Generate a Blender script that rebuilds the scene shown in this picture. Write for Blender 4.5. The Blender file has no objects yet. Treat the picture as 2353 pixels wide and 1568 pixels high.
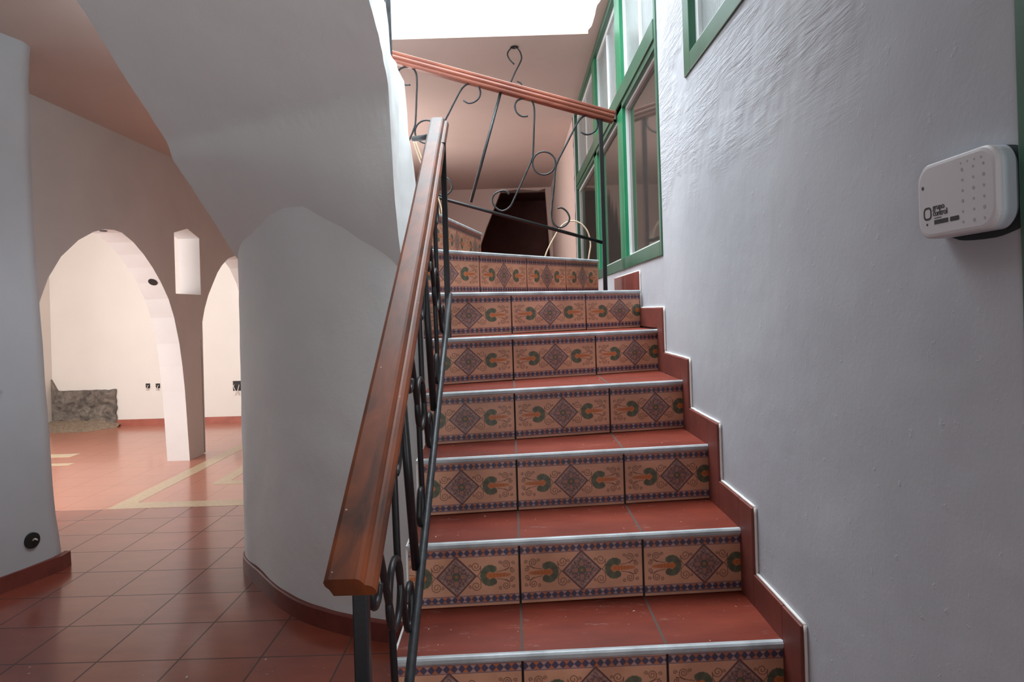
import bpy, bmesh, math, random
import numpy as np
from mathutils import Vector, Matrix, noise

# ------------------------------------------------------------------ camera, light, exposure
scene = bpy.context.scene
C = scene.collection
EYE = 1.37
ROLL = 0.03
F = 1568.67          # 24 mm on a 36 mm wide frame of 2353 px
AX, AY = 1176.5, 715.0   # where the level optical axis meets the frame

cam_data = bpy.data.cameras.new('camera')
cam_data.lens = 24
cam_data.sensor_width = 36
cam_data.shift_y = -(784 - AY) / 2353
cam_data.clip_start = 0.02
cam = bpy.data.objects.new('camera', cam_data)
cs, sn = math.cos(ROLL), math.sin(ROLL)
cam.matrix_world = Matrix(((cs, sn, 0, 0), (0, 0, -1, 0), (-sn, cs, 0, EYE), (0, 0, 0, 1)))
C.objects.link(cam)
scene.camera = cam

scene.view_settings.view_transform = 'Standard'
scene.view_settings.look = 'None'
scene.view_settings.gamma = 1
scene.view_settings.use_curve_mapping = False
scene.view_settings.exposure = -0.05

world = bpy.data.worlds.new('world')
scene.world = world
world.use_nodes = True
wbg = world.node_tree.nodes['Background']
wbg.inputs[0].default_value = (0.86, 0.95, 1.0, 1)     # overcast sky, brighter towards the zenith
wnt = world.node_tree
wco = wnt.nodes.new('ShaderNodeTexCoord')
wsp = wnt.nodes.new('ShaderNodeSeparateXYZ')
wmr = wnt.nodes.new('ShaderNodeMapRange')
wmr.inputs['From Min'].default_value = 0.35
wmr.inputs['From Max'].default_value = 0.95
wmr.inputs['To Min'].default_value = 1.7
wmr.inputs['To Max'].default_value = 8.0
wnt.links.new(wco.outputs['Generated'], wsp.inputs[0])
wnt.links.new(wsp.outputs[2], wmr.inputs['Value'])
wnt.links.new(wmr.outputs[0], wbg.inputs[1])


def area_light(name, loc, rot, sx, sy, power, color):
    l = bpy.data.lights.new(name, 'AREA')
    l.shape = 'RECTANGLE'
    l.size, l.size_y = sx, sy
    l.energy = power
    l.color = color
    o = bpy.data.objects.new(name, l)
    o.location = loc
    o.rotation_euler = rot
    C.objects.link(o)
    return o


R90 = math.pi / 2
# daylight entering the side room through its front and side windows
area_light('side_room_front_daylight', (-4.7, 2.75, 1.35), (R90, 0, 0), 2.2, 1.9, 150, (1.0, 0.98, 0.95))
area_light('side_room_left_daylight', (-6.75, 6.2, 1.5), (0, -R90, 0), 1.4, 2.6, 95, (1.0, 0.98, 0.95))
# daylight reaching the stair opening
area_light('roof_opening_daylight', (-0.35, 3.1, 4.6), (0, 0, 0), 1.8, 2.2, 65, (0.86, 0.94, 1.0)).data.spread = math.radians(120)
# added fill light for the upper landing, out of view behind the pillar
area_light('landing_fill', (-1.55, 6.6, 2.25), (0, -R90, 0), 1.4, 2.4, 52, (1.0, 0.95, 0.92))
# glazed door, then an added hall fill aimed up at soffit and pillar
area_light('glazed_door_daylight', (0.60, 0.33, 1.55), (0, R90, 0), 2.0, 0.8, 18, (0.95, 0.97, 0.98))
area_light('hall_fill', (-0.9, -1.75, 1.2), (R90 + 0.35, 0, 0), 1.0, 1.2, 11.5, (0.94, 0.97, 1.0)).data.spread = math.radians(110)


# ------------------------------------------------------------------ helpers
def at(x, y, Y):
    """point seen at photograph pixel x, y that stands at depth Y"""
    dx, dy = x - AX, y - AY
    u = (dx * cs - dy * sn) / F
    v = (dx * sn + dy * cs) / F
    return Vector((u * Y, Y, EYE - v * Y))


def link(name, me, mat=None, parent=None, smooth=False):
    o = bpy.data.objects.new(name, me)
    C.objects.link(o)
    if mat:
        me.materials.append(mat)
    if parent:
        o.parent = parent
    if smooth:
        me.polygons.foreach_set('use_smooth', [True] * len(me.polygons))
    return o


def obj(name, bm, mat=None, parent=None, smooth=False):
    me = bpy.data.meshes.new(name)
    bmesh.ops.recalc_face_normals(bm, faces=bm.faces)
    bm.to_mesh(me)
    bm.free()
    return link(name, me, mat, parent, smooth)


def tag(o, label, cat, group=None, kind=None):
    o['label'] = label
    o['category'] = cat
    if group:
        o['group'] = group
    if kind:
        o['kind'] = kind
    return o


def struct(o, label=None):
    o['kind'] = 'structure'
    if label:
        o['label'] = label
    return o


def thing(name, label, cat, loc=(0, 0, 0), group=None, kind=None):
    o = bpy.data.objects.new(name, None)
    o.empty_display_size = 0.05
    C.objects.link(o)
    tag(o, label, cat, group, kind)
    return o


def box(bm, x0, x1, y0, y1, z0, z1, bevel=0):
    vs = [bm.verts.new((x, y, z)) for x in (x0, x1) for y in (y0, y1) for z in (z0, z1)]
    q = [(0, 1, 3, 2), (4, 6, 7, 5), (0, 4, 5, 1), (2, 3, 7, 6), (0, 2, 6, 4), (1, 5, 7, 3)]
    fs = [bm.faces.new([vs[i] for i in f]) for f in q]
    if bevel:
        es = set(e for f in fs for e in f.edges)
        bmesh.ops.bevel(bm, geom=list(es), offset=bevel, segments=2, affect='EDGES', profile=0.5)
    return bm


def prism(bm, pts0, pts1):
    """solid between two matching rings of points"""
    a = [bm.verts.new(p) for p in pts0]
    b = [bm.verts.new(p) for p in pts1]
    n = len(a)
    bm.faces.new(a)
    bm.faces.new(b[::-1])
    for i in range(n):
        j = (i + 1) % n
        bm.faces.new((a[i], b[i], b[j], a[j]))
    return bm


def sweep(bm, section, path, side, up):
    """section = (across, up) points carried along path; ends closed"""
    rings = []
    for p, s, u in zip(path, side, up):
        rings.append([bm.verts.new(Vector(p) + s * a + u * b) for a, b in section])
    n = len(section)
    for r0, r1 in zip(rings, rings[1:]):
        for i in range(n):
            j = (i + 1) % n
            bm.faces.new((r0[i], r0[j], r1[j], r1[i]))
    bm.faces.new(rings[0][::-1])
    bm.faces.new(rings[-1])
    return bm


def tube(bm, pts, r, n=10):
    pts = [Vector(p) for p in pts]
    d = (pts[1] - pts[0]).normalized()
    ref = Vector((0, 0, 1)) if abs(d.z) < 0.9 else Vector((1, 0, 0))
    nrm = d.cross(ref).normalized()
    rings = []
    for i, p in enumerate(pts):
        if i == 0:
            t = pts[1] - pts[0]
        elif i == len(pts) - 1:
            t = pts[-1] - pts[-2]
        else:
            t = pts[i + 1] - pts[i - 1]
        t.normalize()
        nrm = (nrm - t * nrm.dot(t)).normalized()
        b = t.cross(nrm)
        rings.append([bm.verts.new(p + (nrm * math.cos(k * 2 * math.pi / n) + b * math.sin(k * 2 * math.pi / n)) * r)
                      for k in range(n)])
    for r0, r1 in zip(rings, rings[1:]):
        for i in range(n):
            j = (i + 1) % n
            bm.faces.new((r0[i], r0[j], r1[j], r1[i]))
    bm.faces.new(rings[0][::-1])
    bm.faces.new(rings[-1])
    return bm


def ring_tube(bm, c, r, t, ax1, ax2, n=36, m=8):
    rings = []
    ax3 = ax1.cross(ax2)
    for i in range(n):
        a = i * 2 * math.pi / n
        d = ax1 * math.cos(a) + ax2 * math.sin(a)
        rings.append([bm.verts.new(c + d * (r + t * math.cos(k * 2 * math.pi / m)) + ax3 * t * math.sin(k * 2 * math.pi / m))
                      for k in range(m)])
    for i in range(n):
        r0, r1 = rings[i], rings[(i + 1) % n]
        for k in range(m):
            l = (k + 1) % m
            bm.faces.new((r0[k], r0[l], r1[l], r1[k]))
    return bm


def smooth_path(pts, sub=5):
    """Catmull-Rom through the points"""
    P = [Vector(p) for p in pts]
    P = [P[0] * 2 - P[1]] + P + [P[-1] * 2 - P[-2]]
    out = []
    for i in range(1, len(P) - 2):
        for k in range(sub):
            t = k / sub
            a, b, c, d = P[i - 1], P[i], P[i + 1], P[i + 2]
            out.append(0.5 * ((2 * b) + (c - a) * t + (2 * a - 5 * b + 4 * c - d) * t * t + (3 * b - a - 3 * c + d) * t ** 3))
    out.append(P[-2])
    return out


def interp(x, xs, ys):
    return float(np.interp(x, xs, ys))


# ------------------------------------------------------------------ materials
def lin(c):
    return tuple((v / 255 / 12.92) if v / 255 <= 0.04045 else ((v / 255 + 0.055) / 1.055) ** 2.4 for v in c) + (1,)


class NT:
    def __init__(self, name):
        self.m = bpy.data.materials.new(name)
        self.m.use_nodes = True
        self.t = self.m.node_tree
        self.b = self.t.nodes['Principled BSDF']

    def n(self, typ, **kw):
        nd = self.t.nodes.new(typ)
        for k, v in kw.items():
            setattr(nd, k, v)
        return nd

    def l(self, a, b):
        self.t.links.new(a, b)

    def coords(self):
        if not hasattr(self, '_g'):
            self._g = self.n('ShaderNodeNewGeometry').outputs['Position']
        return self._g

    def noise(self, scale, detail=4, rough=0.55, vec=None, dist=0):
        nd = self.n('ShaderNodeTexNoise')
        nd.inputs['Scale'].default_value = scale
        nd.inputs['Detail'].default_value = detail
        nd.inputs['Roughness'].default_value = rough
        nd.inputs['Distortion'].default_value = dist
        self.l(vec or self.coords(), nd.inputs['Vector'])
        return nd.outputs['Fac']

    def ramp(self, fac, stops):
        r = self.n('ShaderNodeValToRGB')
        e = r.color_ramp.elements
        e[0].position, e[0].color = stops[0]
        e[1].position, e[1].color = stops[-1]
        for p, c in stops[1:-1]:
            x = e.new(p)
            x.color = c
        self.l(fac, r.inputs['Fac'])
        return r.outputs['Color']

    def mix(self, fac, a, b, typ='MIX'):
        m = self.n('ShaderNodeMix', data_type='RGBA', blend_type=typ)
        for s, v in ((m.inputs[0], fac), (m.inputs[6], a), (m.inputs[7], b)):
            if hasattr(v, 'links'):
                self.l(v, s)
            else:
                s.default_value = v
        return m.outputs[2]

    def math(self, op, a, b=0.0, c=None):
        m = self.n('ShaderNodeMath', operation=op)
        for s, v in zip(m.inputs, (a, b, c)):
            if v is None:
                continue
            if hasattr(v, 'links'):
                self.l(v, s)
            else:
                s.default_value = v
        return m.outputs[0]

    def scaled(self, sx, sy, sz):
        m = self.n('ShaderNodeMapping')
        m.inputs['Scale'].default_value = (sx, sy, sz)
        self.l(self.coords(), m.inputs['Vector'])
        return m.outputs['Vector']

    def bump(self, h, strength=0.3, dist=0.01, normal=None):
        b = self.n('ShaderNodeBump')
        b.inputs['Strength'].default_value = strength
        b.inputs['Distance'].default_value = dist
        self.l(h, b.inputs['Height'])
        if normal is not None:
            self.l(normal, b.inputs['Normal'])
        self.l(b.outputs['Normal'], self.b.inputs['Normal'])
        return b.outputs['Normal']

    def color(self, c):
        if hasattr(c, 'links'):
            self.l(c, self.b.inputs['Base Color'])
        else:
            self.b.inputs['Base Color'].default_value = c

    def rough(self, r):
        if hasattr(r, 'links'):
            self.l(r, self.b.inputs['Roughness'])
        else:
            self.b.inputs['Roughness'].default_value = r


def plaster(name, c, c2, rough=0.75, bumpk=0.35, big=0.02, trowel=False):
    t = NT(name)
    n1 = t.noise(1.7, 5)
    base = t.mix(t.ramp(n1, [(0.35, (0, 0, 0, 1)), (0.7, (1, 1, 1, 1))]), c, c2)
    sp = t.ramp(t.noise(23, 3, 0.5), [(0.0, (1, 1, 1, 1)), (0.27, (1, 1, 1, 1)), (0.24, (0.8, 0.8, 0.8, 1))][:2] + [(1.0, (1, 1, 1, 1))])
    t.color(t.mix(1.0, base, sp, 'MULTIPLY'))
    t.rough(rough)
    a = t.bump(t.noise(2.6, 3, 0.5), bumpk, big)
    a = t.bump(t.noise(14, 4, 0.6), bumpk * 0.6, 0.006, a)
    a = t.bump(t.noise(90, 3, 0.6), bumpk * 0.5, 0.0015, a)
    if trowel:      # coarse strokes left by the trowel, mostly high on the wall
        sep = t.n('ShaderNodeSeparateXYZ')
        t.l(t.coords(), sep.inputs[0])
        zone = t.n('ShaderNodeMapRange', interpolation_type='SMOOTHSTEP')
        zone.inputs['From Min'].default_value = 1.65
        zone.inputs['From Max'].default_value = 1.95
        t.l(sep.outputs[2], zone.inputs['Value'])
        patch = t.ramp(t.noise(3.2, 3, 0.6), [(0.42, (0, 0, 0, 1)), (0.58, (1, 1, 1, 1))])
        st = t.noise(1.0, 5, 0.7, t.scaled(6, 5, 48), 0.4)
        h = t.math('MULTIPLY', t.math('MULTIPLY', st, zone.outputs[0]), patch)
        a = t.bump(h, 0.8, 0.012, a)
        pits = t.ramp(t.noise(38, 4, 0.6), [(0.66, (0, 0, 0, 1)), (0.74, (1, 1, 1, 1))])
        t.bump(pits, 0.2, 0.003, a)
    return t.m


M = {}
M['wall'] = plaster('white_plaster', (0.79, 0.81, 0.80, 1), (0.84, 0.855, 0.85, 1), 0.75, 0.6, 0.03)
M['wall_shaded'] = plaster('shaded_white_paint', (0.44, 0.45, 0.47, 1), (0.50, 0.505, 0.53, 1), 0.75, 0.3)  # the white wall paint again, darkened to put dimmer light into its colour
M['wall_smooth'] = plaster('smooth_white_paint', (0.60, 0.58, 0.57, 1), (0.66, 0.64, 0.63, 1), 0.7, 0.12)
M['cream'] = plaster('cream_paint', (0.76, 0.735, 0.69, 1), (0.79, 0.765, 0.72, 1), 0.7, 0.1)
M['pink'] = plaster('pink_paint', (0.58, 0.45, 0.40, 1), (0.62, 0.48, 0.43, 1), 0.65, 0.12)
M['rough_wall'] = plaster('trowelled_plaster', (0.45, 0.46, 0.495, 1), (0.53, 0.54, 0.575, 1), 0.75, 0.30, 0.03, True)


def terracotta(name, x0, y0, sx, sy, glossy=0.3, grout=(0.10, 0.055, 0.045, 1), only_x=False, gw=0.009,
               ca=(0.20, 0.040, 0.023, 1), cb=(0.31, 0.075, 0.042, 1)):
    t = NT(name)
    sep = t.n('ShaderNodeSeparateXYZ')
    t.l(t.coords(), sep.inputs[0])

    def linef(o, p, s):
        a = t.math('SUBTRACT', o, p)
        a = t.math('DIVIDE', a, s)
        a = t.math('FRACT', a)
        a = t.math('SUBTRACT', a, 0.5)
        a = t.math('ABSOLUTE', a)
        a = t.math('SUBTRACT', 0.5, a)
        a = t.math('MULTIPLY', a, s)
        return t.math('LESS_THAN', a, gw / 2), a
    lx, dx = linef(sep.outputs[0], x0, sx)
    if only_x:
        g = lx
    else:
        ly, dy = linef(sep.outputs[1], y0, sy)
        g = t.math('MAXIMUM', lx, ly)
    # per tile tone
    fx = t.math('FLOOR', t.math('DIVIDE', t.math('SUBTRACT', sep.outputs[0], x0), sx))
    fy = t.math('FLOOR', t.math('DIVIDE', t.math('SUBTRACT', sep.outputs[1], y0), sy))
    cmb = t.n('ShaderNodeCombineXYZ')
    t.l(fx, cmb.inputs[0])
    t.l(fy, cmb.inputs[1])
    wn = t.n('ShaderNodeTexWhiteNoise', noise_dimensions='3D')
    t.l(cmb.outputs[0], wn.inputs['Vector'])
    tone = t.math('MULTIPLY_ADD', wn.outputs['Value'], 0.3, 0.0)
    nn = t.math('ADD', t.noise(6.0, 5, 0.6, t.scaled(0.6, 1.5, 1)), tone)
    base = t.mix(t.ramp(nn, [(0.35, (0, 0, 0, 1)), (0.9, (1, 1, 1, 1))]), ca, cb)
    # scuffs and paint specks
    scuff = t.ramp(t.noise(30, 6, 0.75, t.scaled(0.35, 1.3, 1)), [(0.60, (0, 0, 0, 1)), (0.75, (1, 1, 1, 1))])
    base = t.mix(t.math('MULTIPLY', scuff, 0.45 if only_x else 0.0), base, (0.5, 0.38, 0.33, 1))
    vor = t.n('ShaderNodeTexVoronoi')
    vor.inputs['Scale'].default_value = 34
    t.l(t.coords(), vor.inputs['Vector'])
    sc = t.n('ShaderNodeSeparateColor')
    t.l(vor.outputs['Color'], sc.inputs[0])
    vsel = t.math('MULTIPLY', t.math('LESS_THAN', vor.outputs['Distance'], 0.06), t.math('GREATER_THAN', sc.outputs[0], 0.88))
    base = t.mix(vsel, base, (0.62, 0.56, 0.52, 1))
    if not only_x:      # tight, pale joints in the side room floor, its bright glossy haze painted in
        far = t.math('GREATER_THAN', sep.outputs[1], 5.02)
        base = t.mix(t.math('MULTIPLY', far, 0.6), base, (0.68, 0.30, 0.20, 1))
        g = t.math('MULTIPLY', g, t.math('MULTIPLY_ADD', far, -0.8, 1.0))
    t.color(t.mix(g, base, grout))
    t.rough(t.math('MULTIPLY_ADD', g, 0.4, glossy))
    h = t.math('SUBTRACT', t.math('MULTIPLY', t.noise(5, 3), 0.35), g)
    t.bump(h, 0.35, 0.003)
    t.b.inputs['Specular IOR Level'].default_value = 0.5 if not only_x else 0.3
    if not only_x:
        t.b.inputs['Coat Weight'].default_value = 0.5
        t.b.inputs['Coat Roughness'].default_value = 0.13
    return t.m


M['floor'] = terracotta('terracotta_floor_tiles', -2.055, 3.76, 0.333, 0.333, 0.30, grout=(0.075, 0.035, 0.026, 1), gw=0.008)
M['tread'] = terracotta('terracotta_tread_tiles', 0.0, 0.0, 0.333, 50.0, 0.46, grout=(0.09, 0.06, 0.05, 1), only_x=True,
                        gw=0.0065, ca=(0.095, 0.012, 0.006, 1), cb=(0.22, 0.036, 0.018, 1))


def simple(name, c, rough=0.5, metal=0.0, spec=0.5, noise_amt=0.0, scale=20, bump=0.0):
    t = NT(name)
    if noise_amt:
        dark = tuple(v * (1 - noise_amt) for v in c[:3]) + (1,)
        t.color(t.mix(t.ramp(t.noise(scale, 4), [(0.35, (0, 0, 0, 1)), (0.65, (1, 1, 1, 1))]), dark, c))
    else:
        t.color(c)
    t.rough(rough)
    t.b.inputs['Metallic'].default_value = metal
    t.b.inputs['Specular IOR Level'].default_value = spec
    if bump:
        t.bump(t.noise(scale * 3, 4), bump, 0.002)
    return t.m


M['skirt'] = simple('red_skirting_tile', (0.20, 0.045, 0.032, 1), 0.55, noise_amt=0.3, scale=9)
M['skirt_far'] = simple('red_baseboard_tile', (0.42, 0.12, 0.08, 1), 0.45, noise_amt=0.2, scale=9)
M['inlay'] = simple('beige_inlay_tile', (0.62, 0.50, 0.33, 1), 0.3, noise_amt=0.18, scale=30)
M['nosing'] = simple('pale_metal_nosing', (0.47, 0.50, 0.52, 1), 0.5, 0.1, noise_amt=0.35, scale=14)
M['concrete'] = simple('step_mortar', (0.05, 0.035, 0.03, 1), 0.9)
M['iron'] = simple('black_painted_iron', (0.012, 0.012, 0.014, 1), 0.38, 0.2, 0.5, bump=0.15, scale=30)
M['iron_grey'] = simple('worn_dark_iron', (0.045, 0.048, 0.053, 1), 0.42, 0.35, 0.5, noise_amt=0.5, scale=25, bump=0.2)
M['cable'] = simple('cream_cable', (0.66, 0.52, 0.36, 1), 0.5)
M['green_rough'] = simple('green_paint', (0.02, 0.22, 0.10, 1), 0.32, noise_amt=0.15, scale=7, bump=0.1)
M['green_dark'] = simple('dark_green_paint', (0.035, 0.13, 0.075, 1), 0.35, noise_amt=0.2, scale=7, bump=0.1)
M['aluminium'] = simple('white_aluminium', (0.80, 0.82, 0.82, 1), 0.35, 0.1)
M['black'] = simple('black_plastic', (0.012, 0.012, 0.013, 1), 0.6)
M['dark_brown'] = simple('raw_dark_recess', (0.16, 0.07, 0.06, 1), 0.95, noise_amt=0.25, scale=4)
M['kp_white'] = simple('white_keypad_plastic', (0.62, 0.60, 0.62, 1), 0.45)
M['kp_edge'] = simple('pale_keypad_rim', (0.72, 0.82, 0.90, 1), 0.4)
M['kp_print'] = simple('dark_grey_print', (0.025, 0.023, 0.027, 1), 0.5)
M['kp_key'] = simple('faint_grey_print', (0.40, 0.38, 0.40, 1), 0.5)
M['flake'] = simple('white_paint_flakes', (0.78, 0.74, 0.70, 1), 0.7)


def glass(name, c, rough, trans=0.0, ridges=False):
    t = NT(name)
    t.color(c)
    t.rough(rough)
    t.b.inputs['Transmission Weight'].default_value = trans
    t.b.inputs['IOR'].default_value = 1.5
    t.b.inputs['Specular IOR Level'].default_value = 0.8
    if ridges:
        t.bump(t.noise(60, 2, 0.5, t.scaled(1, 6, 0.3)), 0.5, 0.002)
    else:
        t.bump(t.noise(2.5, 2, 0.5, t.scaled(1, 1.5, 0.4)), 0.15, 0.01)
    return t.m


M['glass'] = glass('tinted_window_glass', (0.10, 0.085, 0.075, 1), 0.06, 0.35)
M['glass_up'] = glass('ribbed_window_glass', (0.34, 0.38, 0.38, 1), 0.12, 0.3, True)


def wood(name, ca, cb, rough, axis='Y'):
    t = NT(name)
    v = t.scaled(*((22, 1.6, 12) if axis == 'Y' else (1.6, 22, 18)))
    n1 = t.noise(1.0, 6, 0.62, v, 0.6)
    n2 = t.noise(3.2, 3, 0.5)
    f = t.math('MULTIPLY_ADD', n2, 0.7, t.math('MULTIPLY', n1, 0.55))
    base = t.mix(t.ramp(f, [(0.50, (0, 0, 0, 1)), (0.78, (1, 1, 1, 1))]), ca, cb)
    sp = t.n('ShaderNodeTexVoronoi')
    sp.inputs['Scale'].default_value = 42
    t.l(t.coords(), sp.inputs['Vector'])
    sc = t.n('ShaderNodeSeparateColor')
    t.l(sp.outputs['Color'], sc.inputs[0])
    sel = t.math('MULTIPLY', t.math('LESS_THAN', sp.outputs['Distance'], 0.07), t.math('GREATER_THAN', sc.outputs[0], 0.75))
    base = t.mix(t.math('MULTIPLY', sel, 0.6), base, (0.55, 0.42, 0.34, 1))
    t.color(base)
    t.rough(t.math('MULTIPLY_ADD', n2, 0.2, rough))
    t.b.inputs['Coat Weight'].default_value = 0.08
    t.b.inputs['Specular IOR Level'].default_value = 0.28
    t.b.inputs['Coat Roughness'].default_value = 0.25
    t.bump(n1, 0.12, 0.002)
    return t.m


M['wood'] = wood('dark_varnished_wood', (0.034, 0.012, 0.007, 1), (0.19, 0.043, 0.010, 1), 0.42, 'Y')
M['wood2'] = wood('reddish_varnished_wood', (0.16, 0.042, 0.026, 1), (0.32, 0.095, 0.055, 1), 0.3, 'X')

tt = NT('painted_riser_tile')
ca = tt.n('ShaderNodeVertexColor')
ca.layer_name = 'Col'
dirt = tt.ramp(tt.noise(7, 5, 0.6), [(0.3, (0.72, 0.68, 0.66, 1)), (0.62, (1, 1, 1, 1))])
tt.color(tt.mix(1.0, ca.outputs['Color'], dirt, 'MULTIPLY'))
tt.rough(tt.math('MULTIPLY_ADD', tt.noise(12, 3), 0.2, 0.3))
tt.bump(tt.noise(60, 3), 0.12, 0.001)
M['tile'] = tt.m

ts = NT('rough_stone')
f = ts.noise(7, 8, 0.7, None, 1.0)
ts.color(ts.ramp(f, [(0.3, (0.07, 0.06, 0.055, 1)), (0.5, (0.20, 0.175, 0.15, 1)), (0.7, (0.34, 0.29, 0.24, 1))]))
ts.rough(0.95)
ts.bump(ts.noise(30, 6, 0.7), 0.8, 0.02)
M['stone'] = ts.m
ts = NT('sandy_rubble')
f = ts.noise(40, 6, 0.7)
ts.color(ts.ramp(f, [(0.3, (0.22, 0.17, 0.12, 1)), (0.6, (0.46, 0.37, 0.28, 1))]))
ts.rough(1.0)
ts.bump(ts.noise(90, 6, 0.7), 0.8, 0.02)
M['sand'] = ts.m

# ------------------------------------------------------------------ the rooms
XW = 0.615           # right wall face
CEIL = 2.93          # ceiling of hall and side room
CEIL2 = 3.15         # ceiling over the stairs
FAR = 9.05


def slab_cells(name, xs, ys, z0, z1, skip, mat, parent=None):
    bm = bmesh.new()
    for i in range(len(xs) - 1):
        for j in range(len(ys) - 1):
            if skip(0.5 * (xs[i] + xs[i + 1]), 0.5 * (ys[j] + ys[j + 1])):
                continue
            box(bm, xs[i], xs[i + 1], ys[j], ys[j + 1], z0, z1)
    return obj(name, bm, mat, parent)


# floor
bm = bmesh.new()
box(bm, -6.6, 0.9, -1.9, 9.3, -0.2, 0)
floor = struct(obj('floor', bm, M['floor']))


def inlay(x0, x1, y0, y1):
    bm = bmesh.new()
    box(bm, x0, x1, y0, y1, -0.004, 0.0012)
    o = obj('floor_inlay', bm, M['inlay'], floor)
    o['label'] = 'beige inlaid strip'


inlay(-3.02, -0.9, 5.02, 5.18)
inlay(-3.02, -2.88, 5.18, 8.3)
inlay(-2.55, -0.9, 5.68, 5.81)
inlay(-2.55, -2.43, 5.81, 8.0)
inlay(-6.0, -4.6, 7.04, 7.21)
inlay(-6.0, -4.35, 6.63, 6.73)

# ceiling of hall and side room, with the stair opening left free
bm = bmesh.new()
box(bm, -6.6, -1.50, -1.9, 9.3, CEIL, CEIL + 0.25)
box(bm, -1.50, 0.9, -1.9, 1.45, CEIL, CEIL + 0.25)
box(bm, -0.42, 0.9, 1.45, 1.8, CEIL, CEIL + 0.25)
struct(obj('ceiling', bm, M['pink']))
bm = bmesh.new()
box(bm, -1.9, 0.615, 4.42, 10.3, CEIL2, CEIL2 + 0.02)
# ragged ledge beside the opening, over the window
n = 26
ys = [2.9 + (4.42 - 2.9) * i / n for i in range(n + 1)]
random.seed(4)
xs = [0.545 + random.uniform(-0.008, 0.008) + (0.05 * (1 - i / n)) for i in range(n + 1)]
for i in range(n):
    prism(bm, [(xs[i], ys[i], CEIL2), (0.615, ys[i], CEIL2), (0.615, ys[i], CEIL2 + 0.02), (xs[i], ys[i], CEIL2 + 0.02)],
          [(xs[i + 1], ys[i + 1], CEIL2), (0.615, ys[i + 1], CEIL2), (0.615, ys[i + 1], CEIL2 + 0.02), (xs[i + 1], ys[i + 1], CEIL2 + 0.02)])
struct(obj('ceiling', bm, M['pink']))


def wall_yz(name, x0, x1, ybr, zbr, holes, mat):
    """wall across x0..x1 with rectangular holes given as (y0, y1, z0, z1)"""
    bm = bmesh.new()
    for i in range(len(ybr) - 1):
        for j in range(len(zbr) - 1):
            yc, zc = 0.5 * (ybr[i] + ybr[i + 1]), 0.5 * (zbr[j] + zbr[j + 1])
            if any(a < yc < b and c < zc < d for a, b, c, d in holes):
                continue
            box(bm, x0, x1, ybr[i], ybr[i + 1], zbr[j], zbr[j + 1])
    return struct(obj(name, bm, mat))


W1 = (2.745, 6.16, 1.575, 3.15)
W2 = (1.10, 2.325, 2.145, 3.05)
DR = (-0.15, 0.813, 0.0, 2.75)
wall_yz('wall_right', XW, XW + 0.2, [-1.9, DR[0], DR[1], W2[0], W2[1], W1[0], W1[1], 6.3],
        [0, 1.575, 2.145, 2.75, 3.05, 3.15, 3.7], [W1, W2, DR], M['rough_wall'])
bm = bmesh.new()
box(bm, XW + 0.004, XW + 0.2, 6.3, 10.3, 0, CEIL2 + 0.12)
struct(obj('wall_right', bm, M['pink'])).name = 'wall_right_rear'

# cracked joint where the window wall meets the pink rear wall
bm = bmesh.new()
random.seed(2)
zz_ = [1.65 + 1.5 * i / 40 for i in range(41)]
yy_ = [6.31 + random.uniform(-0.02, 0.02) for _ in zz_]
ww_ = [random.choice((0.006, 0.012, 0.03)) for _ in zz_]
for i in range(40):
    prism(bm, [(XW - 0.001, yy_[i], zz_[i]), (XW - 0.001, yy_[i] + ww_[i], zz_[i]), (XW - 0.001, yy_[i + 1] + ww_[i + 1], zz_[i + 1]), (XW - 0.001, yy_[i + 1], zz_[i + 1])],
          [(XW + 0.01, yy_[i], zz_[i]), (XW + 0.01, yy_[i] + ww_[i], zz_[i]), (XW + 0.01, yy_[i + 1] + ww_[i + 1], zz_[i + 1]), (XW + 0.01, yy_[i + 1], zz_[i + 1])])
struct(obj('trim_2', bm, M['black']))
# dim room beyond the right wall windows
bm = bmesh.new()
for b in ((2.6, 2.7, -0.3, 6.5, 0, 3.6), (0.82, 2.7, 6.4, 6.5, 0, 3.6), (0.82, 2.7, -0.4, -0.3, 0, 3.6), (0.82, 2.7, -0.4, 6.5, 3.55, 3.65), (0.82, 2.7, -0.4, 6.5, -0.1, 0)):
    box(bm, *b)
struct(obj('wall_neighbour', bm, simple('neighbour_room_paint', (0.30, 0.25, 0.22, 1), 0.9)))

# rear wall of the stairwell with its dark opening
bm = bmesh.new()
YB = 9.9
A = at(1117, 525, YB); B = at(1150, 441, YB); Cc = at(1253, 433, YB); D = at(1268, 600, YB); E_ = at(1085, 605, YB)
o1 = [(A.x - 0.18, A.z - 0.5), (A.x, A.z), (B.x, B.z), (B.x + 0.25, B.z + 0.03), (Cc.x - 0.1, Cc.z - 0.03), (Cc.x, Cc.z), (D.x, D.z - 0.3)]
zb = o1[0][1]
x0, x1, zt = -1.9, 0.62, CEIL2 + 0.1
for (xa, za), (xb, zb2) in zip(o1, o1[1:]):
    if xb > xa:
        prism(bm, [(xa, YB, za), (xb, YB, zb2), (xb, YB, zt), (xa, YB, zt)], [(xa, YB + .15, za), (xb, YB + .15, zb2), (xb, YB + .15, zt), (xa, YB + .15, zt)])
box(bm, x0, o1[0][0], YB, YB + .15, 1.2, zt)
box(bm, o1[-1][0], x1, YB, YB + .15, 1.2, zt)
struct(obj('wall_rear', bm, M['pink']))
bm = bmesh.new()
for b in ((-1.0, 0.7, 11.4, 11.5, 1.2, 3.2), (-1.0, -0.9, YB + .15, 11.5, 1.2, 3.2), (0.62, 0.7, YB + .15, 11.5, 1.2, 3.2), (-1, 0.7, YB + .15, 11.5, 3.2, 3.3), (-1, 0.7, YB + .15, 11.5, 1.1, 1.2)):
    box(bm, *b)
struct(obj('wall_recess', bm, M['dark_brown']))

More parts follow.
